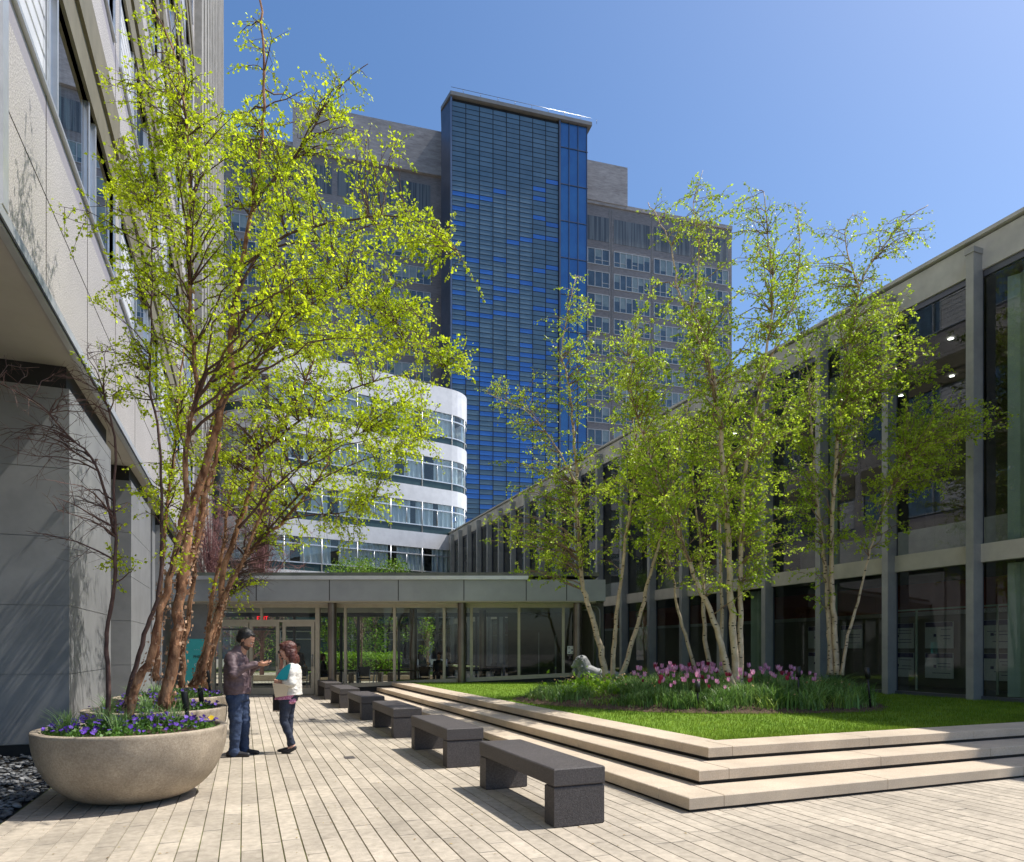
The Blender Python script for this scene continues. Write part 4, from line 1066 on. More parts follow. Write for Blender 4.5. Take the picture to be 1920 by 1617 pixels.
def black_table(x, d, lbl, w=1.5):
    t = thing('cafe_table', lbl, 'table', C2W(x, d, 0), -YAW, 'black tables by the pavilion')
    G = CM @ Matrix.Translation((x, d, 0))
    m = MB(G); m.box(-w/2,w/2,-.35,.35,.70,.75); m.build('tabletop', 'black', t)
    for sx in (-1,1):
        for sy in (-1,1):
            m = MB(G); m.tube([(sx*(w/2-.12),sy*.28,.70),(sx*(w/2-.05),sy*.3,0)], .02, 6); m.build('leg', 'silver', t)
def black_chair(x, d, lbl, rz=0, mat='black', grp='black chairs behind the glass'):
    t = thing('cafe_chair', lbl, 'chair', C2W(x, d, 0), -YAW, grp)
    G = CM @ Matrix.Translation((x, d, 0)) @ Matrix.Rotation(rz,4,'Z')
    m = MB(G); m.box(-.22,.22,-.22,.22,.43,.47); m.build('seat', mat, t)
    m = MB(G); m.box(-.22,.22,.20,.23,.52,.88); m.build('backrest', mat, t)
    for sx in (-1,1):
        m = MB(G); m.tube([(sx*.2,-.2,.43),(sx*.21,-.24,0)], .013, 5); m.build('leg', 'silver' if mat == 'black' else mat, t)
        m = MB(G); m.tube([(sx*.2,.215,.88),(sx*.2,.2,.43),(sx*.21,.28,0)], .013, 5); m.build('leg', 'silver' if mat == 'black' else mat, t)
black_table(-6.6, 25.3, 'long black table behind the pane left of the middle mullion', 2.0)
black_table(-4.3, 25.5, 'long black table behind the pane next to the second column', 1.8)
black_table(-1.3, 25.6, 'black table on the dark side of the pavilion', 1.4)
for k, (x, d, rz) in enumerate(((-5.4,24.9,.2),(-3.3,25,-.3),(-2.3,25.2,.1),(-.5,25.2,.4),(-7.8,25,-.2))):
    black_chair(x, d, ['black chair between the two long tables','black chair left of the second column','black chair just right of the second column','black chair before the dark inner wall','black chair near the first column'][k], rz)
for k, (x, d, rz) in enumerate(((-5.9,42,.4),(-5.0,42.4,-.5),(-4.2,42.2,.2))):
    black_chair(x, d, ['leftmost','middle','rightmost'][k]+' small white chair far beyond the pavilion', rz, 'white_plastic', 'white chairs in the far courtyard')
for k in range(3):
    t = thing('stone_bench', ['first','second','third'][k]+' dark bench in the courtyard beyond the glass, counted from the left', 'bench', C2W(-8.3+1.75*k, 30.6, 0), -YAW, 'benches beyond the pavilion')
    G = CM @ Matrix.Translation((-8.3+1.75*k, 30.6, 0))
    m = MB(G); m.box(-.75,.75,-.22,.22,.36,.48); m.build('seat', 'bench_stone', t)
    for s_ in (-1,1): m = MB(G); m.box(s_*.66-.08,s_*.66+.08,-.2,.2,0,.36); m.build('leg', 'bench_stone', t)

# ================================================================== BOWL PLANTERS
def clump_leaves(cx, cy, z, n, rad, h, seed):
    g = np.random.default_rng(seed); a = g.uniform(0,2*np.pi,n); r = rad*np.sqrt(g.uniform(0,1,n))
    hz = h*(.35+.65*(1-(r/rad)**3))*g.uniform(.2,1,n)
    return np.column_stack([cx+r*np.cos(a), cy+r*np.sin(a), z+hz])
def flower_mesh(name, P, size, mat, parent, seed, face=None):
    """five rounded petals each"""
    g = np.random.default_rng(seed); vs = []; qs = []
    for p in P:
        nrm = Vector((g.normal(0,.45), g.normal(-.45,.45), g.normal(.6,.3))).normalized(); u = nrm.orthogonal().normalized(); v = nrm.cross(u)
        s_ = size*g.uniform(.7,1.15); ph = g.uniform(0,6)
        for k in range(5):
            a = ph+k*1.2566; d1 = u*math.cos(a)+v*math.sin(a); d2 = u*math.cos(a+.62)+v*math.sin(a+.62); d0 = u*math.cos(a-.62)+v*math.sin(a-.62)
            n = len(vs); c = Vector(p); cup = nrm*s_*g.uniform(-.05,.35)
            vs += [c, c+d0*s_*.8+cup*.6, c+d1*s_*1.1+cup, c+d2*s_*.8+cup*.6]; qs.append((n,n+1,n+2,n+3))
    return nmesh(name, np.array([w[:] for w in vs]), np.array(qs), mat, parent)
PLB = ['nearest large round concrete bowl planter with violet pansies', 'middle concrete bowl planter behind the nearest one', 'farthest concrete bowl planter beside the man']
for k, (px_, py_) in enumerate(((-1.066,8.05),(-1.12,10.53),(-1.15,13.03))):
    t = thing('bowl_planter', PLB[k], 'planter', (px_,py_,0), 0, 'round concrete bowl planters')
    R0, Hh = .895, .735
    prof = [(.0,.0),(.28,.0),(.36,.012)]
    for i in range(1,15):
        a = i/14; prof.append((.36+(R0-.36)*math.sin(a*math.pi/2)**.92, .012+(Hh-.05)*(1-math.cos(a*math.pi/2))**.93))
    prof += [(R0+.004,Hh-.012),(R0-.004,Hh),(R0-.065,Hh),(R0-.075,Hh-.012),(R0-.085,Hh-.08)]
    m = MB(); m.lathe((px_,py_,0), prof, 72); m.build('bowl', 'pot_concrete', t)
    m = MB(); rr_ = [(0,.70),(.3,.695),(.6,.675),(.83,.645)]; m.lathe((px_,py_,0), rr_, 40); m.build('soil', 'soil', t)
    pl_ = props(nmesh('x', np.zeros((4,3)), np.arange(4).reshape(1,4), 'pansy_leaf'))
    bpy.data.objects.remove(pl_)
    nL = 5200 if k == 0 else 3000
    LPp = clump_leaves(px_, py_, .68, nL, .80, .13, 60+k)
    g = np.random.default_rng(70+k)
    # clumpiness
    cc = clump_leaves(px_, py_, .68, 60, .78, .02, 80+k)[:,:2]
    dmin = np.min(np.hypot(LPp[:,None,0]-cc[None,:,0], LPp[:,None,1]-cc[None,:,1]), axis=1)
    LPp = LPp[dmin < .085]
    lm = leaf_mesh('pansy_leaves', LPp, g.normal(0,1,(len(LPp),3))+[0,0,.9], .036, 'pansy_leaf', None, 61+k)
    props(lm, ['low pansy foliage filling the nearest bowl','low pansy foliage in the middle bowl','low pansy foliage in the farthest bowl'][k], 'pansies', kind='stuff')
    nF = 185 if k == 0 else 95
    FP_ = clump_leaves(px_, py_, .72, nF, .80, .13, 90+k); FP_[:,2] += .02
    fl = flower_mesh('pansy_flowers', FP_, .022, 'pansy_violet', None, 91+k)
    props(fl, ['violet pansy flowers crowding the nearest bowl','violet pansy flowers in the middle bowl','violet pansy flowers in the farthest bowl'][k], 'pansies', kind='stuff')
    if k == 0:
        y_ = flower_mesh('yellow_pansy', [PX(396,1346,7.0)], .035, 'pansy_yellow', None, 5); props(y_, 'single yellow pansy near the right rim of the nearest bowl', 'flower')
    # strappy grass tufts
    for q, (gx, gy) in enumerate(((.1,.25),(-.3,.1),(.35,.15),(-.1,-.35),(-.55,-.25))):
        ns = 90; ang = g.uniform(0,6.28,ns); rr2 = np.abs(g.normal(0,.05,ns))
        bl = blades(0, np.column_stack([px_+gx+rr2*np.cos(ang), py_+gy+rr2*np.sin(ang)]), np.full(ns,.68), .33, .012, .9, 'spray_grass', 'grass_tuft', seg=3, droop=.25)
        props(bl, ['grassy tuft in the %s bowl, %s' % (['nearest','middle','farthest'][k], ['behind the thickest trunk','left of the trunks','right of the trunks','at the front','at the left rim'][q])][0], 'grass tuft', 'grass tufts in the planters')
for k, (px, py, d, l) in enumerate(((352,1330,7.7,'tilted black spotlight near the right side of the nearest bowl'),(380,1312,9.9,'black spotlight sticking out of the middle bowl'),(393,1272,12.4,'black spotlight in the farthest bowl'))):
    p = PX(px, py+18, d); t = thing('spotlight', l, 'lamp', p, 0, 'black garden spotlights')
    ax = Vector((-.12,0,1)).normalized()
    m = MB(); m.tube([p-ax*.05, p+ax*.12], .022, 10); m.build('stake', 'rubber', t)
    m = MB(); q = p+ax*.10; e_ = q+ax*.2; m.tube([q, q+ax*.02, e_, e_+ax*.01], [.026,.034,.036,.034], 14); m.build('lamp_head', 'rubber', t)

# ================================================================== LAWN BED
def bed_h(x, y):
    b = BEDT(x, y); return .425 + .24*np.clip(1-b**2, 0, 1)**.8
gx, gy = np.meshgrid(np.linspace(5.2,13.6,120), np.linspace(8.2,16.6,120))
bz = bed_h(gx, gy) + np.where(BEDT(gx,gy)<1, nr.normal(0,.012,gx.shape), 0); inside = BEDT(gx,gy) < 1.03
idx = np.arange(gx.size).reshape(gx.shape)
q = np.stack([idx[:-1,:-1],idx[:-1,1:],idx[1:,1:],idx[1:,:-1]],-1).reshape(-1,4)
q = q[(inside.ravel()[q]).all(1)]
co = np.column_stack([gx.ravel(), gy.ravel(), bz.ravel()])
used_ = np.unique(q); mp_ = np.zeros(len(co),int); mp_[used_] = np.arange(len(used_))
nmesh('bed_soil', co[used_], mp_[q], 'mulch', smooth=True, kind='structure')
def bed_points(n, rmax=.93, rmin=0.0, clump=None, cr=.13, seed=1):
    g = np.random.default_rng(seed); out = []
    x = g.uniform(5.6,13.2,n*3); y = g.uniform(8.6,16.4,n*3); b = BEDT(x,y); k = (b<rmax)&(b>=rmin)
    x, y = x[k], y[k]
    if clump:
        cx = g.uniform(5.6,13.2,clump*3); cy = g.uniform(8.6,16.4,clump*3); kb = BEDT(cx,cy)<rmax; cx, cy = cx[kb][:clump], cy[kb][:clump]
        w = g.integers(0,len(cx),n); x = cx[w]+g.normal(0,cr,n); y = cy[w]+g.normal(0,cr,n); k = BEDT(x,y)<rmax+.02; x, y = x[k], y[k]
    return x[:n], y[:n]
HMUL = lambda x, y: (.62+.38*np.clip((x-7.4)/1.6,0,1))*(.78+.35*np.sin(x*3.1+1.3*y)*np.sin(y*2.3-x))
x, y = bed_points(19000, .94, clump=230, cr=.12, seed=8)
pmat('lime_blade', (.22,.34,.04), (.34,.46,.08), 2, .45, island=.3, trans=.35)
x2, y2 = bed_points(2600, .93, clump=70, cr=.12, seed=28)
blades(0, np.column_stack([x2,y2]), bed_h(x2,y2)-.01, .40, .020, 1.2, 'lime_blade', 'bright_leaves', seg=4, droop=.35, hm=HMUL(x2,y2), kind='stuff', label='yellow green leaf tufts mixed through the bed', cat='leaves')
blades(0, np.column_stack([x,y]), bed_h(x,y)-.01, .58, .020, 1.05, 'leaf_blade', 'daffodil_leaves', seg=4, droop=.30, hm=HMUL(x,y), kind='stuff', label='strappy green daffodil leaves covering the mulched bed', cat='leaves')
x, y = bed_points(2600, .97, rmin=.80, seed=9)
blades(0, np.column_stack([x,y]), bed_h(x,y)-.01, .17, .014, .9, 'leaf_blade', 'edge_leaves', seg=3, droop=.3, kind='stuff', label='short leaves scattered along the mulch at the edge of the bed', cat='leaves')
x, y = bed_points(900, .9, clump=120, cr=.12, seed=15)
pmat('dry_bloom', (.42,.20,.06), (.60,.42,.20), 20, .7, island=.3)
flower_mesh('faded_blooms', np.column_stack([x,y,bed_h(x,y)+.30+nr.uniform(-.05,.07,len(x))])[:160], .018, 'dry_bloom', None, 16)
props(bpy.context.scene.objects['faded_blooms'], 'withered orange brown daffodil heads among the bed leaves', 'flowers', kind='stuff')
# lime leaved shrub near the lion
sh = thing('lime_shrub', 'lime green leafy shrub at the left end of the flower bed', 'shrub', PX(1105,1283,14.6), 0)
c_ = PX(1105,1283,14.6); g = np.random.default_rng(4); n = 420
Pn = np.column_stack([c_.x+g.normal(0,.3,n), c_.y+g.normal(0,.3,n), c_.z-.12+np.abs(g.normal(0,.13,n))])
leaf_mesh('foliage', Pn, g.normal(0,1,(n,3))+[0,0,.7], .10, 'leaf_lime', sh, 6)
m = MB(); 
for i in range(14): m.tube([c_+Vector((0,0,-.1)), c_+Vector((g.normal(0,.3),g.normal(0,.3),.2))], [.006,.003], 4)
m.build('stem', 'birch_branch', sh)
# tulips: one of each colour, then copies
def tulip(mat, lbl, grp):
    t = thing('tulip', lbl, 'tulip', (0,0,0), 0, grp)
    m = MB(); m.tube([(0,0,0),(.006,.003,.2),(0,0,.41)], .004, 5); m.build('stem', 'leaf_blade', t)
    m = MB()
    for k in range(6):
        a = k*1.047+(.2 if k%2 else 0); rr_ = 1 if k%2 else .9
        rows = [(0,.0,.004),(.024*rr_,.016,.018),(.031*rr_,.042,.021),(.033*rr_,.068,.014),(.040*rr_,.086,.002)]
        vs = []
        for (r_, z, w) in rows:
            cx, cy = r_*math.cos(a), r_*math.sin(a); tx, ty = -math.sin(a)*w, math.cos(a)*w
            vs += [(cx-tx,cy-ty,.41+z),(cx+tx,cy+ty,.41+z)]
        m.add(vs, [(2*i,2*i+1,2*i+3,2*i+2) for i in range(4)], 0, True)
    m.build('bloom', mat, t)
    m = MB()
    for s_ in (0,2.4):
        cs, sn = math.cos(s_), math.sin(s_); vs = []
        for i in range(5):
            u = i/4; r_ = .10*u**1.3; z = .27*u-.05*u**3; w = .022*math.sin(math.pi*(.12+.86*u))
            vs += [(r_*cs+sn*w, r_*sn-cs*w, z),(r_*cs-sn*w, r_*sn+cs*w, z)]
        m.add(vs, [(2*i,2*i+1,2*i+3,2*i+2) for i in range(4)], 0, True)
    m.build('leaf', 'leaf_blade', t)
    return t
tp = tulip('tulip_pink', 'pink tulip standing above the green leaves of the bed', 'pink tulips in the flower bed')
tm_ = tulip('tulip_maroon', 'dark maroon tulip standing above the green leaves of the bed', 'maroon tulips in the flower bed')
rt = random.Random(77); cnt = [0,0]
# (px range, py range of the bloom) seen in the photograph; distance spread through the bed
for (n, x0, x1, y0, y1, da, db_) in ((50,1248,1392,1240,1258,12.2,15.5),(30,1260,1340,1231,1256,13.0,15.6),(22,1395,1500,1232,1262,12.6,15.2),(20,1188,1250,1240,1264,12.4,14.6),(14,1440,1530,1232,1252,12.8,14.8),(20,1230,1480,1250,1278,12.0,13.2)):
    for k in range(n):
        px, py, d = rt.uniform(x0,x1), rt.uniform(y0,y1), rt.uniform(da,db_)
        P0 = PX(px, py, d); b_ = float(BEDT(np.array(P0.x), np.array(P0.y)))
        if b_ > .92: continue
        gz = float(bed_h(np.array(P0.x), np.array(P0.y))); hh = P0.z-gz
        if hh < .26 or hh > .62: 
            hh = rt.uniform(.36,.52)
        mar = rt.random() < (.14 if y1 < 1270 else .45)
        s_ = tm_ if mar else tp; k_ = 1 if mar else 0
        o = s_ if cnt[k_] == 0 else copy_tree(s_); cnt[k_] += 1
        o.location = (P0.x, P0.y, gz); o.rotation_euler = (rt.uniform(-.12,.12), rt.uniform(-.12,.12), rt.uniform(0,6.28)); sc_ = hh/.45; o.scale = (sc_*.82,sc_*.82,sc_*.95)
for k, (px, py, d, l) in enumerate(((1308,1290,12.2,'short black bollard lamp at the front of the bed left of the tallest birch'),(1497,1262,12.8,'black spotlight among the tulips left of the right birch clump'),(1632,1262,12.6,'tilted black spotlight in the shaded leaves'))):
    P0 = PX(px,py,d); gz = float(bed_h(np.array(P0.x), np.array(P0.y))); p = Vector((P0.x,P0.y,gz)); t = thing('spotlight', l, 'lamp', p, 0, 'black garden spotlights')
    z = P0.z-gz; ax = Vector((-.12*(k==2),0,1))
    z = min(z, .62); m = MB(); m.tube([p, p+ax*(z-.05)], .018, 8); m.build('stake', 'rubber', t)
    m = MB(); m.tube([p+ax*(z-.08), p+ax*(z+.12)], .045, 14); m.build('lamp_head', 'rubber', t)

# fallen buds and scraps on the paving, steps and lawn
pmat('litter', (.22,.13,.05), (.40,.32,.12), 9, .9, island=.4)
lg = np.random.default_rng(55); n = 520
lx = np.concatenate([lg.uniform(-1.9,3.6,n), lg.uniform(5.6,9,120)]); ly = np.concatenate([lg.uniform(4.6,17,n), lg.uniform(7.2,18,120)])
lz = np.concatenate([np.full(n,.004), np.full(120,.455)])
an = lg.uniform(0,6.28,len(lx)); s_ = lg.uniform(.006,.019,len(lx))
c, s2 = np.cos(an)*s_, np.sin(an)*s_
co = np.stack([np.column_stack([lx-c,ly-s2,lz]), np.column_stack([lx+s2*.5,ly-c*.5,lz+.004]), np.column_stack([lx+c,ly+s2,lz+.002]), np.column_stack([lx-s2*.5,ly+c*.5,lz+.003])],1).reshape(-1,3)
nmesh('fallen_bits', co, np.arange(len(co)).reshape(-1,4), 'litter', kind='stuff', label='scattered brown buds and leaf scraps on the paving', cat='litter')
# ================================================================== FIGURES
def cone_between(mb, a, b, ra, rb, n=14):
    a, b = Vector(a), Vector(b); L = (b-a).length
    pts = [a-(b-a).normalized()*ra*.0, b]
    mb.tube([a,b], [ra,rb], n); 
def figure_mesh(name, mat, parts, parent, G, voxel=.008, smooth=4, wrinkle=0.0, wscale=9, seed=0):
    """parts: ('c',a,b,ra,rb) tapered limb | ('e',centre,(rx,ry,rz)[,Matrix]) ellipsoid | ('p',[pts],[radii],(sx,sy) ) -> one continuous surface"""
    mb = MB()
    for p in parts:
        if p[0] == 'c':
            _, a, b, ra, rb = p; a, b = Vector(a), Vector(b)
            mb.tube([a,b],[ra,rb],16); mb.ball(a, ra*1.0, seg=16, rings=10); mb.ball(b, rb*1.0, seg=16, rings=10)
        elif p[0] == 'e':
            mb.ball(p[1], p[2], seg=20, rings=14, M=(p[3] if len(p) > 3 else None))
        elif p[0] == 's':      # stack of elliptical sections: (x, y, z, rx, ry)
            n = 24; vs = []
            for (x,y,z,rx,ry) in p[1]:
                for j in range(n):
                    t = 2*math.pi*j/n; ct, s_ = math.cos(t), math.sin(t)
                    vs.append((x+rx*math.copysign(abs(ct)**.85,ct), y+ry*math.copysign(abs(s_)**.85,s_), z))
            k = len(p[1]); fs = [(i*n+j, i*n+(j+1)%n, (i+1)*n+(j+1)%n, (i+1)*n+j) for i in range(k-1) for j in range(n)]
            fs += [tuple(range(n-1,-1,-1)), tuple((k-1)*n+j for j in range(n))]
            mb.add(vs, fs)
    o = mb.build(name, mat)
    md = o.modifiers.new('r','REMESH'); md.mode = 'VOXEL'; md.voxel_size = voxel; md.use_smooth_shade = True
    ms = o.modifiers.new('s','SMOOTH'); ms.iterations = smooth; ms.factor = .5
    dg = bpy.context.evaluated_depsgraph_get(); me = bpy.data.meshes.new_from_object(o.evaluated_get(dg))
    bpy.data.objects.remove(o)
    if wrinkle:
        n = len(me.vertices); co = np.zeros(n*3); me.vertices.foreach_get('co', co); no = np.zeros(n*3); me.vertex_normals.foreach_get('vector', no)
        co = co.reshape(-1,3); no = no.reshape(-1,3)
        d = np.array([noise.fractal(Vector((c[0]*wscale, c[1]*wscale, c[2]*wscale*1.7+seed)), .9, 2.0, 3) for c in co])
        co += no*(d*wrinkle)[:,None]; me.vertices.foreach_set('co', co.ravel())
    me.transform(XF[parent.name].inverted() @ G)
    me.materials.clear(); me.materials.append(MAT[mat])
    for p in me.polygons: p.use_smooth = True
    q = bpy.data.objects.new(name, me); COL.objects.link(q); q.parent = parent; XF[q.name] = XF[parent.name]
    return q
def hand(wrist, dirn, palmn, s=1.0, curl=.7, thumb=1, reach=None):
    """palm, five bent fingers; dirn = fingers' direction, palmn = palm normal"""
    w = Vector(wrist); d = Vector(dirn).normalized(); n = Vector(palmn); n = (n-d*n.dot(d)).normalized(); s_ = d.cross(n)*thumb
    P = []
    for k in range(4):
        b0 = w + s_*(.030-.020*k)*s*.6 ; b1 = w + d*.085*s + s_*(.031-.0205*k)*s
        P.append(('c', b0, b1, .015*s, .0125*s))
    lens = [.070,.078,.073,.058]
    for k in range(4):
        b = w + d*.088*s + s_*(.031-.0205*k)*s; L = lens[k]*s; c = curl*(1+.10*k); dd = d.copy(); p = b
        for (f, a_) in ((.45,.35*c),(.32,.9*c),(.25,.7*c)):
            rot = Matrix.Rotation(a_, 3, d.cross(n)); dd = (rot @ dd).normalized(); e = p+dd*L*f
            P.append(('c', p, e, .0088*s, .0080*s)); p = e
    b = w + s_*.030*s + d*.020*s; e1 = b + (s_*.75+d*.7+n*.25).normalized()*.038*s; e2 = e1 + (d*.85+n*.45+s_*.1).normalized()*.030*s
    P += [('c', w, b, .016*s, .013*s), ('c', b, e1, .0125*s, .0105*s), ('c', e1, e2, .0102*s, .0088*s)]
    return P
def RY(a): return Matrix.Rotation(a, 4, 'Y')
def RZ(a): return Matrix.Rotation(a, 4, 'Z')
def head_parts(c, R_, s=1.0, beard=False):
    """c = centre of skull; local +x is the face; R_ rotates the head"""
    c = Vector(c); T = lambda v: c + (R_ @ Vector(v))*s
    E = lambda v, r: ('e', T(v), tuple(q*s for q in r), R_)
    P = [E((-.012,0,.035),(.098,.076,.088)), E((.020,0,-.005),(.074,.066,.095)), E((.035,0,-.062),(.050,.050,.045)), E((.052,0,-.088),(.026,.030,.020)),
         E((.072,0,.030),(.022,.045,.014)), E((.098,0,-.012),(.012,.010,.022)), E((.108,0,-.028),(.014,.012,.010)), E((.103,.011,-.031),(.008,.006,.006)), E((.103,-.011,-.031),(.008,.006,.006)),
         E((.084,0,-.055),(.012,.022,.006)), E((.082,0,-.067),(.012,.020,.007)), E((.060,.040,-.020),(.022,.018,.020)), E((.060,-.040,-.020),(.022,.018,.020))]
    for sy in (-1,1):
        P += [E((-.012,sy*.077,-.008),(.016,.007,.030)), E((-.010,sy*.083,.004),(.018,.006,.018))]
    return P, T
pmat('skin_tan', (.50,.26,.17), (.58,.31,.21), 6, .5); pmat('skin_pale', (.58,.32,.24), (.66,.38,.29), 6, .5)
pmat('hair_black', (.012,.010,.010), (.03,.025,.022), 60, .5, stretch=(1,1,.2)); pmat('hair_auburn', (.06,.018,.014), (.13,.04,.03), 45, .42, stretch=(1,1,.15), bump=.5, bscale=60)
pmat('jacket_plum', (.115,.075,.085), (.15,.10,.11), 20, .6, bump=.2, bscale=200)
pmat('denim', (.018,.035,.085), (.045,.075,.15), 6, .8, bump=.3, bscale=220); pmat('denim_dark', (.014,.02,.04), (.03,.042,.075), 7, .8, bump=.3, bscale=220)
pmat('blazer_white', (.66,.63,.58), (.74,.71,.66), 8, .7, bump=.15, bscale=150); pmat('tunic_pink', (.36,.09,.20), (.62,.30,.44), 75, .7, contrast=(.45,.55))
pmat('shoe_dark', (.02,.02,.024), (.035,.035,.04), 30, .6); pmat('folder_teal', (.0,.30,.36), (.0,.34,.40), 2, .35); pmat('folder_paper', (.62,.52,.38), (.68,.58,.44), 2, .7)
pmat('lip', (.42,.14,.12), None, 5, .5); pmat('eye_white', (.6,.6,.58), None, 5, .3)

# ---------------- man
MD = 9.85
GM = CM @ Matrix.Translation(((451.5-960)/FP*MD, MD, 0))      # local x to the right in view, y away, z up
man = thing('person', 'man in a plum jacket and blue jeans looking down at the phone in his hands', 'person', GM.translation, -YAW)
HR_ = RY(.62) @ RZ(0.05)
hp, HT_ = head_parts((.075,0,1.672), HR_, 1.17)
P = hp + [('c',(-.0,0,1.47),(.055,0,1.60),.068,.062)]
P += [('s',[(-.04,0,.92,.11,.15),(-.04,0,1.1,.12,.15),(-.05,0,1.3,.11,.15),(-.05,0,1.40,.08,.13),(-.03,0,1.47,.05,.08)])]
NW, FW = Vector((.285,-.12,1.325)), Vector((.27,.12,1.33))         # wrists
P += [('c',(-.065,-.165,1.40),(.01,-.255,1.20),.042,.034),('c',(.01,-.255,1.20),NW,.034,.026),('c',(-.065,.165,1.40),(.025,.245,1.20),.042,.034),('c',(.025,.245,1.20),FW,.034,.026)]
P += [('c',(-.04,-.09,.92),(-.02,-.10,.48),.07,.05),('c',(-.02,-.10,.48),(-.05,-.10,.09),.05,.035),('c',(-.02,.09,.92),(.01,.10,.48),.07,.05),('c',(.01,.10,.48),(-.01,.13,.09),.05,.035)]
P += [('c',(-.05,-.10,.05),(.08,-.11,.035),.03,.03),('c',(-.01,.13,.05),(.1,.13,.035),.03,.03)]
P += hand(NW, (.95,.22,-.08), (.15,.5,.75), 1.0, .75, 1) + hand(FW, (.95,-.25,-.1), (.1,-.55,.7), 1.0, .8, -1)
figure_mesh('body', 'skin_tan', P, man, GM, .0058, 3)
J = [('s',[(-.045,0,.89,.165,.195),(-.045,0,.95,.175,.205),(-.045,0,1.10,.172,.205),(-.055,0,1.26,.162,.21),(-.065,0,1.38,.150,.20),(-.065,0,1.45,.128,.17),(-.050,0,1.50,.100,.135),(-.030,0,1.54,.080,.10),(-.015,0,1.575,.074,.085),(-.008,0,1.59,.072,.082)]),
     ('c',(-.070,-.165,1.425),(.005,-.262,1.20),.080,.068),('c',(.005,-.262,1.20),(.235,-.145,1.315),.064,.046),('c',(.235,-.145,1.315),(.262,-.13,1.322),.047,.045),
     ('c',(-.07,.165,1.425),(.02,.25,1.20),.078,.064),('c',(.02,.25,1.20),(.235,.135,1.325),.062,.044)]
jk = figure_mesh('jacket', 'jacket_plum', J, man, GM, .008, 4, .016, 6, 3)
m = MB(GM); m.tube([(.128-.0,-.0,.905),(.132,0,1.10),(.105,0,1.26),(.075,0,1.40),(.045,0,1.50)], .004, 6); m.build('zip', 'rubber', jk)
JN = [('s',[(-.045,0,.96,.150,.175),(-.045,0,.88,.155,.182),(-.045,0,.80,.14,.17)]),
      ('c',(-.055,-.085,.84),(-.03,-.10,.50),.112,.088),('c',(-.03,-.10,.50),(-.055,-.10,.10),.086,.070),('c',(-.03,.085,.84),(.01,.10,.50),.110,.084),('c',(.01,.10,.50),(-.005,.13,.10),.082,.068),
      ('c',(-.055,-.10,.12),(-.05,-.10,.065),.074,.076),('c',(-.005,.13,.12),(.0,.13,.065),.070,.074)]
figure_mesh('jeans', 'denim', JN, man, GM, .008, 4, .014, 6, 9)
for (x,y) in ((-.055,-.10),(-.005,.13)):
    figure_mesh('shoe', 'shoe_dark', [('c',(x-.07,y,.045),(x+.06,y,.045),.045,.043),('c',(x+.06,y,.04),(x+.20,y-.01,.032),.044,.030),('e',(x+.05,y,.014),(.18,.05,.014)),('c',(x-.05,y,.05),(x-.03,y,.10),.044,.042)], man, GM, .007, 2)
T = HT_
HS = lambda L, k: [('e', q[1], tuple(v*k for v in q[2]), q[3]) for q in L]
hs_ = [('e', T((-.036,0,.053)), (.104,.091,.090), HR_), ('e', T((-.045,0,.01)), (.07,.086,.08), HR_), ('e', T((-.062,0,-.005)), (.062,.078,.078), HR_), ('e', T((.028,0,.098)), (.042,.055,.022), HR_),('e', T((-.02,.062,.02)), (.035,.03,.045), HR_),('e', T((-.02,-.062,.02)), (.035,.03,.045), HR_)]
figure_mesh('hair', 'hair_black', HS(hs_,1.14), man, GM, .006, 4, .0025, 45, 1)
bd = [('e', T((.042,0,-.070)), (.056,.057,.044), HR_), ('e', T((.010,.052,-.045)), (.024,.018,.04), HR_), ('e', T((.010,-.052,-.045)), (.024,.018,.04), HR_)]
pmat('stubble', (.07,.04,.03), (.12,.07,.05), 90, .8)
figure_mesh('beard', 'stubble', HS(bd,1.17), man, GM, .006, 2)
m = MB(GM)
for sy in (-1,1): m.ball(T((.083,sy*.030,.006)), .011)
m.build('eyes', 'eye_white', man)
m = MB(GM)
for sy in (-1,1): m.tube([T((.092,sy*.014,.030)),T((.094,sy*.030,.036)),T((.084,sy*.048,.030))], .0045, 5)
m.build('eyebrows', 'hair_black', man)
# phone in his hands
ph = thing('phone', 'slim phone held between the hands of the man in plum', 'phone', GM @ Vector((.385,0,1.33)), -YAW)
m = MB(GM @ Matrix.Translation((.385,-.005,1.325)) @ RY(-.35)); m.box(-.07,.07,-.036,.036,-.004,.004); m.build('case', 'rubber', ph)
m = MB(GM @ Matrix.Translation((.385,-.005,1.325)) @ RY(-.35)); m.box(-.062,.062,-.032,.032,.0042,.0052); m.build('screen', 'win_dark', ph)

# ---------------- woman (faces left in the view and a little towards it)
WD_ = 10.15
GWo = CM @ Matrix.Translation(((541-960)/FP*WD_, WD_, 0))
wom = thing('person', 'woman in a white blazer holding a phone to her ear and a teal folder', 'person', GWo.translation, -YAW)
HW = RZ(math.pi+.42) @ RY(.16)
hp, HT_ = head_parts((-.020,-.01,1.505), HW, 1.1)
T = HT_
P = hp + [('c',(.045,0,1.30),(.0,0,1.43),.054,.05)]
P += [('s',[(.0,0,.88,.12,.155),(.03,0,1.02,.11,.135),(.045,0,1.18,.115,.15),(.055,0,1.28,.09,.14),(.05,0,1.33,.05,.08)])]
NWr, FWr = Vector((-.035,-.185,1.060)), Vector((-.125,.07,1.375))
P += [('c',(.085,-.17,1.265),(.115,-.215,1.04),.042,.036),('c',(.115,-.215,1.04),NWr,.036,.024),('c',(.03,.17,1.27),(-.175,.19,1.13),.042,.036),('c',(-.175,.19,1.13),FWr,.035,.024)]
P += [('c',(.0,-.08,.88),(-.05,-.08,.48),.075,.05),('c',(-.05,-.08,.48),(.10,-.09,.11),.048,.03),('c',(.0,.08,.88),(-.02,.09,.48),.075,.05),('c',(-.02,.09,.48),(-.01,.10,.09),.048,.03)]
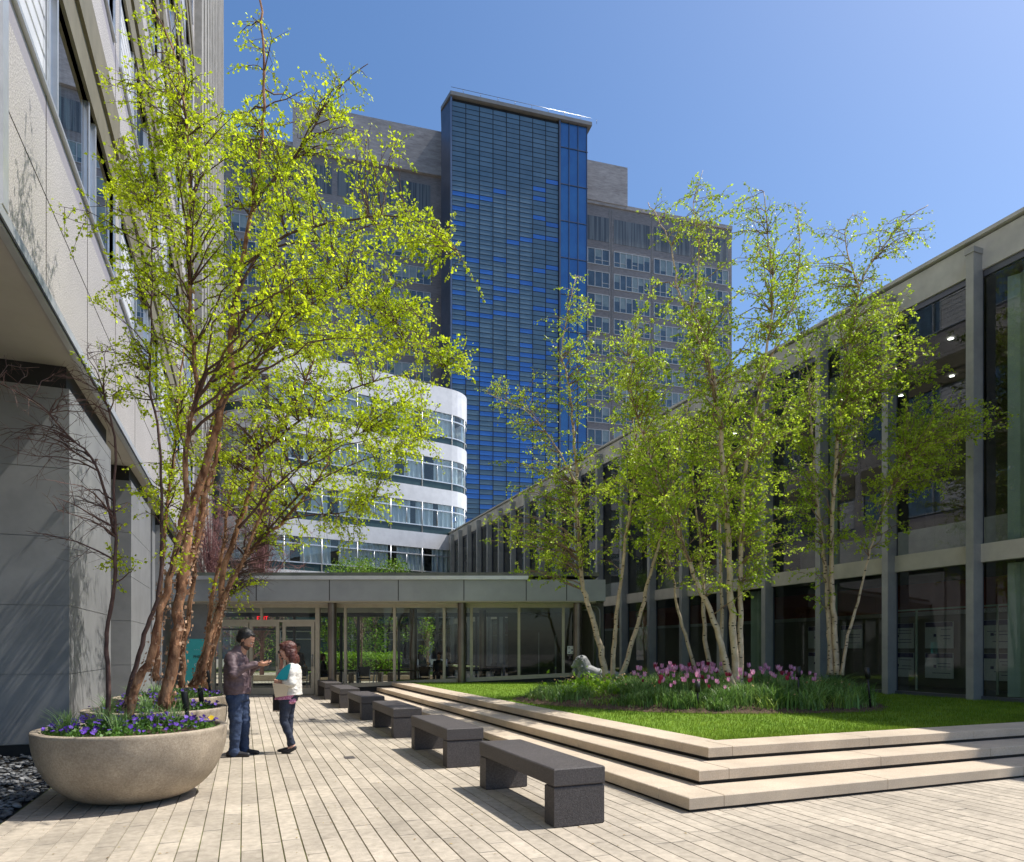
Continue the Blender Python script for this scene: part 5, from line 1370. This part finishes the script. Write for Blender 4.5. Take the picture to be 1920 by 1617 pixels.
P += [('c',(.10,-.09,.10),(.085,-.09,.085),.034,.034),('c',(.085,-.09,.095),(.03,-.10,.05),.027,.02),('c',(-.01,.10,.06),(-.02,.10,.05),.034,.034),('c',(-.02,.10,.055),(-.09,.09,.04),.027,.018)]
P += hand(NWr, (-.97,-.05,-.02), (.05,.85,.35), .92, .85, 1) + hand(FWr, (.30,-.14,.90), (.5,-.65,-.2), .92, .8, -1)
figure_mesh('body', 'skin_pale', P, wom, GWo, .0055, 3)
TU = [('s',[(-.03,0,.80,.155,.195),(-.03,0,.87,.155,.185),(-.03,0,.98,.145,.165),(-.02,0,1.08,.145,.16),(-.005,0,1.18,.150,.165),(.045,0,1.27,.10,.14),(.05,0,1.31,.07,.09)]), ('e',(-.055,-.06,1.17),(.075,.07,.07)), ('e',(-.055,.06,1.17),(.075,.07,.07)), ('e',(.05,-.06,.775),(.08,.10,.05))]
figure_mesh('tunic', 'tunic_pink', TU, wom, GWo, .008, 3, .010, 9, 5)
BZ = [('s',[(.070,0,.86,.122,.185),(.072,0,.95,.112,.175),(.075,0,1.08,.104,.168),(.080,0,1.20,.098,.178),(.075,0,1.28,.088,.165),(.068,0,1.325,.060,.10),(.062,0,1.345,.05,.07)]),
      ('e',(.035,-.13,.98),(.085,.055,.13)), ('e',(.03,.13,.98),(.07,.06,.13)),
      ('c',(.085,-.155,1.255),(.118,-.222,1.04),.070,.060),('c',(.118,-.222,1.04),(.03,-.20,1.055),.058,.050),('c',(.05,.155,1.265),(-.16,.19,1.135),.068,.058),('c',(-.16,.19,1.135),(-.15,.15,1.21),.056,.052)]
figure_mesh('blazer', 'blazer_white', BZ, wom, GWo, .008, 4, .012, 7, 2)
JN = [('s',[(-.005,0,.90,.135,.17),(-.005,0,.82,.14,.175),(-.005,0,.76,.12,.165)]),
      ('c',(-.005,-.08,.82),(-.045,-.08,.49),.098,.064),('c',(-.045,-.08,.49),(.085,-.09,.15),.063,.045),('c',(-.005,.08,.82),(-.02,.09,.49),.096,.062),('c',(-.02,.09,.49),(-.01,.10,.11),.062,.045)]
figure_mesh('jeans', 'denim_dark', JN, wom, GWo, .008, 4, .009, 8, 4)
figure_mesh('shoe', 'shoe_dark', [('c',(.115,-.09,.085),(.03,-.095,.035),.036,.034),('c',(.03,-.095,.03),(-.055,-.10,.020),.036,.020)], wom, GWo, .006, 2)
figure_mesh('shoe', 'shoe_dark', [('c',(.01,.10,.035),(-.08,.095,.032),.036,.034),('c',(-.08,.095,.03),(-.185,.09,.018),.034,.016)], wom, GWo, .006, 2)
hr = [('e', T((-.025,0,.050)), (.108,.092,.092), HW), ('e', T((-.060,0,-.02)), (.070,.090,.105), HW), ('e', T((-.05,.075,-.09)), (.055,.035,.12), HW), ('e', T((-.03,-.080,-.02)), (.045,.030,.09), HW), ('e', T((-.055,-.062,-.12)), (.055,.05,.085), HW),
      ('e', T((-.09,0,-.12)), (.055,.085,.085), HW), ('e', T((.035,0,.096)), (.055,.066,.030), HW), ('e', T((.035,.060,.055)),(.035,.022,.05), HW), ('e', T((.0,.078,-.01)), (.042,.020,.075), HW), ('e', T((.0,-.078,-.01)), (.036,.018,.06), HW)]
figure_mesh('hair', 'hair_auburn', HS(hr,1.12), wom, GWo, .006, 6, .005, 22, 8)
m = MB(GWo)
for sy in (-1,1): m.ball(T((.080,sy*.030,.006)), .0105)
m.build('eyes', 'eye_white', wom)
m = MB(GWo)
for sy in (-1,1): m.tube([T((.090,sy*.014,.030)),T((.091,sy*.030,.034)),T((.080,sy*.046,.029))], .0035, 5)
m.build('eyebrows', 'hair_auburn', wom)
m = MB(GWo); m.ball(T((.092,0,-.060)), (.007,.018,.006)); m.build('lips', 'lip', wom)
pw = thing('phone', 'black phone pressed to the ear of the woman in the white blazer', 'phone', GWo @ Vector((-.10,.0,1.44)), -YAW)
m = MB(GWo @ Matrix.Translation((-.105,-.035,1.445)) @ RY(-.55) @ RZ(.5)); m.box(-.008,.008,-.034,.034,-.07,.07); m.build('case', 'rubber', pw)
fd = thing('folder', 'curved teal folder tucked in the crook of her arm', 'folder', GWo @ Vector((.0,-.24,1.1)), -YAW)
m = MB(GWo)
def sheet(pts, th=.006):
    n = len(pts); f = [(x, y-th, z) for x,y,z in pts]; b = [(x, y+th, z) for x,y,z in pts]
    m.add(f+b, [tuple(range(n)), tuple(range(2*n-1,n-1,-1))]+[(i,i+n,(i+1)%n+n,(i+1)%n) for i in range(n)])
sheet([(.112,-.235,1.325),(.075,-.245,1.318),(.0,-.252,1.262),(-.055,-.255,1.19),(-.105,-.25,1.105),(.0,-.25,1.092),(.062,-.25,1.10),(.088,-.24,1.20)]); m.build('cover', 'folder_teal', fd)
pf_ = thing('paper_folder', 'tan paper folder under the teal folder below her hand', 'folder', GWo @ Vector((.0,-.24,.95)), -YAW)
m = MB(GWo); sheet([(-.155,-.235,1.045),(.06,-.245,1.03),(.075,-.24,.99),(.045,-.22,.86),(-.12,-.21,.835),(-.135,-.225,.92)]); m.build('cover', 'folder_paper', pf_)
bgg = thing('handbag', 'black handbag hanging on the far side of the woman', 'bag', GWo @ Vector((-.19,.2,.6)), -YAW)
m = MB(GWo); m.prism([(-.27,.10),(-.14,.08),(-.13,.22),(-.25,.22)], .60, .845); m.build('bag_body', 'rubber', bgg)
m = MB(GWo); m.tube([(-.2,.16,.84),(-.12,.2,1.0),(.0,.21,1.28)], .010, 6); m.build('strap', 'rubber', bgg)
m = MB(GWo); m.tube([(-.268,.098,.612),(-.138,.078,.612)], .012, 6); m.build('trim', 'folder_paper', bgg)

# ---------------- small figures beyond the glass
def small_person(label, x, d, z0, h, top, bottom, skin, hair, seated=False, walk=False, rz=0.0, bun=False):
    G = CM @ Matrix.Translation((x, d, z0)) @ RZ(rz) @ Matrix.Scale(h/1.75, 4)
    t = thing('person', label, 'person', (CM @ Matrix.Translation((x, d, z0))).translation, -YAW)
    dz = -.42 if seated else 0
    hp, T = head_parts((.0,0,1.62+dz), RY(.1), 1.0)
    P = hp+[('c',(0,0,1.40+dz),(.0,0,1.52+dz),.055,.05),('s',[(0,0,.9+dz,.10,.14),(0,0,1.2+dz,.10,.15),(0,0,1.38+dz,.07,.13)]),
       ('c',(0,-.19,1.36+dz),(.02,-.22,1.10+dz),.042,.036),('c',(.02,-.22,1.10+dz),(.16,-.16,.98+dz),.034,.026),('c',(0,.19,1.36+dz),(.02,.22,1.10+dz),.042,.036),('c',(.02,.22,1.10+dz),(.16,.16,.98+dz),.034,.026)]
    P += hand((.16,-.16,.98+dz),(.9,.1,-.3),(0,.3,-1),1,.6,1)+hand((.16,.16,.98+dz),(.9,-.1,-.3),(0,-.3,-1),1,.6,-1)
    if seated: legs = [((0,sy*.09,.5),(.42,sy*.10,.48),(.44,sy*.1,.06)) for sy in (-1,1)]
    elif walk: legs = [((0,-.08,.92),(.12,-.09,.50),(.06,-.09,.08)),((0,.08,.92),(-.02,.09,.50),(-.24,.09,.12))]
    else: legs = [((0,sy*.08,.92),(.01,sy*.09,.5),(0,sy*.09,.08)) for sy in (-1,1)]
    for a, b, c in legs: P += [('c',a,b,.075,.05),('c',b,c,.05,.035),('c',c,(c[0]+.14,c[1],max(.035,c[2]-.05)),.035,.028)]
    figure_mesh('body', skin, P, t, G, .011, 2)
    figure_mesh('top', top, [('s',[(0,0,.86+dz,.13,.18),(0,0,1.1+dz,.125,.17),(0,0,1.3+dz,.12,.185),(0,0,1.41+dz,.08,.13),(0,0,1.45+dz,.05,.06)]),
       ('c',(0,-.18,1.35+dz),(.02,-.22,1.10+dz),.062,.052),('c',(.02,-.22,1.10+dz),(.12,-.18,1.01+dz),.05,.042),('c',(0,.18,1.35+dz),(.02,.22,1.10+dz),.062,.052),('c',(.02,.22,1.10+dz),(.12,.18,1.01+dz),.05,.042)], t, G, .014, 2)
    q = [('s',[(0,0,.95+dz,.12,.165),(0,0,.82+dz,.13,.17)])]
    for a, b, c in legs: q += [('c',a,b,.095,.068),('c',b,(c[0],c[1],c[2]+.03),.066,.05)]
    figure_mesh('trousers', bottom, q, t, G, .014, 2)
    hq = [('e', T((-.025,0,.050)), (.108,.092,.092), RY(.1)), ('e', T((-.060,0,-.04)), (.070,.090,.115), RY(.1))]
    if bun: hq.append(('e', T((-.10,0,.10)), (.06,.06,.06)))
    figure_mesh('hair', hair, hq, t, G, .012, 2)
    return t
small_person('dark suited man walking away beyond the glass doors', (490-960)/FP*43, 43, 0, 1.72, 'denim_dark', 'denim_dark', 'skin_tan', 'hair_black', walk=True, rz=1.6)
small_person('small figure in white standing far off among the white chairs', (806-960)/FP*43.5, 43.5, .55, 1.75, 'white_plastic', 'white_plastic', 'skin_tan', 'hair_black', rz=2.6)
small_person('long haired woman in black sitting inside beside the first pavilion column', (606-960)/FP*25.5, 25.5, 0.10, 1.65, 'black', 'denim_dark', 'skin_pale', 'hair_auburn', seated=True, rz=.4)
small_person('dark clad woman with a hair bun inside the right glass door', (559-960)/FP*24.3, 24.3, 0, 1.72, 'black', 'black', 'skin_tan', 'hair_black', bun=True, rz=-.6)
small_person('dark seated figure behind the pane left of the second column', (823-960)/FP*25.9, 25.9, .15, 1.65, 'black', 'black', 'skin_tan', 'hair_black', seated=True, rz=-1.7)

# ---------------- lion
LDd = 18.4
GL = CM @ Matrix.Translation(((1093-960)/FP*LDd, LDd, .47))
lion = thing('lion_statue', 'shaded white marble lion lying with raised maned head on the lawn', 'statue', GL.translation, -YAW)
ss = .0144    # metres per photograph pixel at that distance
def lp(px, py, y=0.0): return Vector(((px-1093)*ss, y, (1272-py)*ss+.02))
L_ = [('e', lp(1150,1252,.05), (.22,.17,.16)), ('c', lp(1120,1247,0), lp(1150,1253,.05), .17,.15), ('c', lp(1098,1240), lp(1120,1248), .20,.17),
      ('e', lp(1094,1232), (.20,.17,.24)), ('c', lp(1092,1222), lp(1096,1238), .16,.19), ('e', lp(1089,1220,-.02), (.155,.145,.12)), ('e', lp(1079,1228,-.03), (.085,.095,.105)), ('e', lp(1074,1232,-.04), (.055,.06,.055)), ('e', lp(1077,1243,-.02),(.075,.10,.10)),
      ('c', lp(1087,1245,-.10), lp(1084,1259,-.12), .07,.055), ('c', lp(1084,1260,-.12), lp(1068,1261,-.13), .05,.042), ('e', lp(1066,1261.5,-.13), (.055,.045,.035)),
      ('c', lp(1092,1245,.10), lp(1086,1260,.12), .07,.055), ('c', lp(1086,1260,.12), lp(1072,1262,.13), .05,.042),
      ('c', lp(1145,1256,-.14), lp(1130,1262,-.18), .10,.06), ('c', lp(1130,1262,-.18), lp(1116,1263,-.18), .05,.04),
      ('c', lp(1158,1245,.05), lp(1168,1262,.0), .04,.03), ('c', lp(1168,1262,0), lp(1150,1267,-.2), .03,.03),
      ('e', lp(1094,1213,.10),(.035,.02,.035)), ('e', lp(1090,1213,-.12),(.035,.02,.035)), ('c', lp(1068,1264,0), lp(1162,1264,0), .03,.03)]
bd_ = figure_mesh('lion_body', 'marble', L_, lion, GL, .013, 3, .0)
mane = []
rl_ = random.Random(3)
for i in range(70):
    t_ = rl_.random(); a_ = rl_.uniform(0,6.28)
    px = 1092+ (t_-.5)*16 + 11*math.cos(a_)*(.8+.3*t_); py = 1216 + t_*30
    y = .17*math.sin(a_)*(.8+.3*t_)
    q0 = lp(px,py,y); q1 = q0 + Vector((rl_.uniform(-.05,.03), rl_.uniform(-.02,.02), -rl_.uniform(.07,.15)))
    if px < 1078 and y < .05 and py < 1236: continue
    mane.append(('c', q0, q1, .038, .016))
mane.append(('e', lp(1095,1231), (.17,.15,.22)))
figure_mesh('mane', 'marble', mane, lion, GL, .012, 1, .012, 14, 2)
m = MB(GL)
for (x0,x1,y0,y1) in (((1062-1093)*ss,(1166-1093)*ss,-.30,.30),): m.box(x0,x1,y0,y1,-.01,.12*.4)
m.box((1074-1093)*ss,(1158-1093)*ss,-.22,.22,-.05,-.01)
m.build('plinth', 'marble', lion)
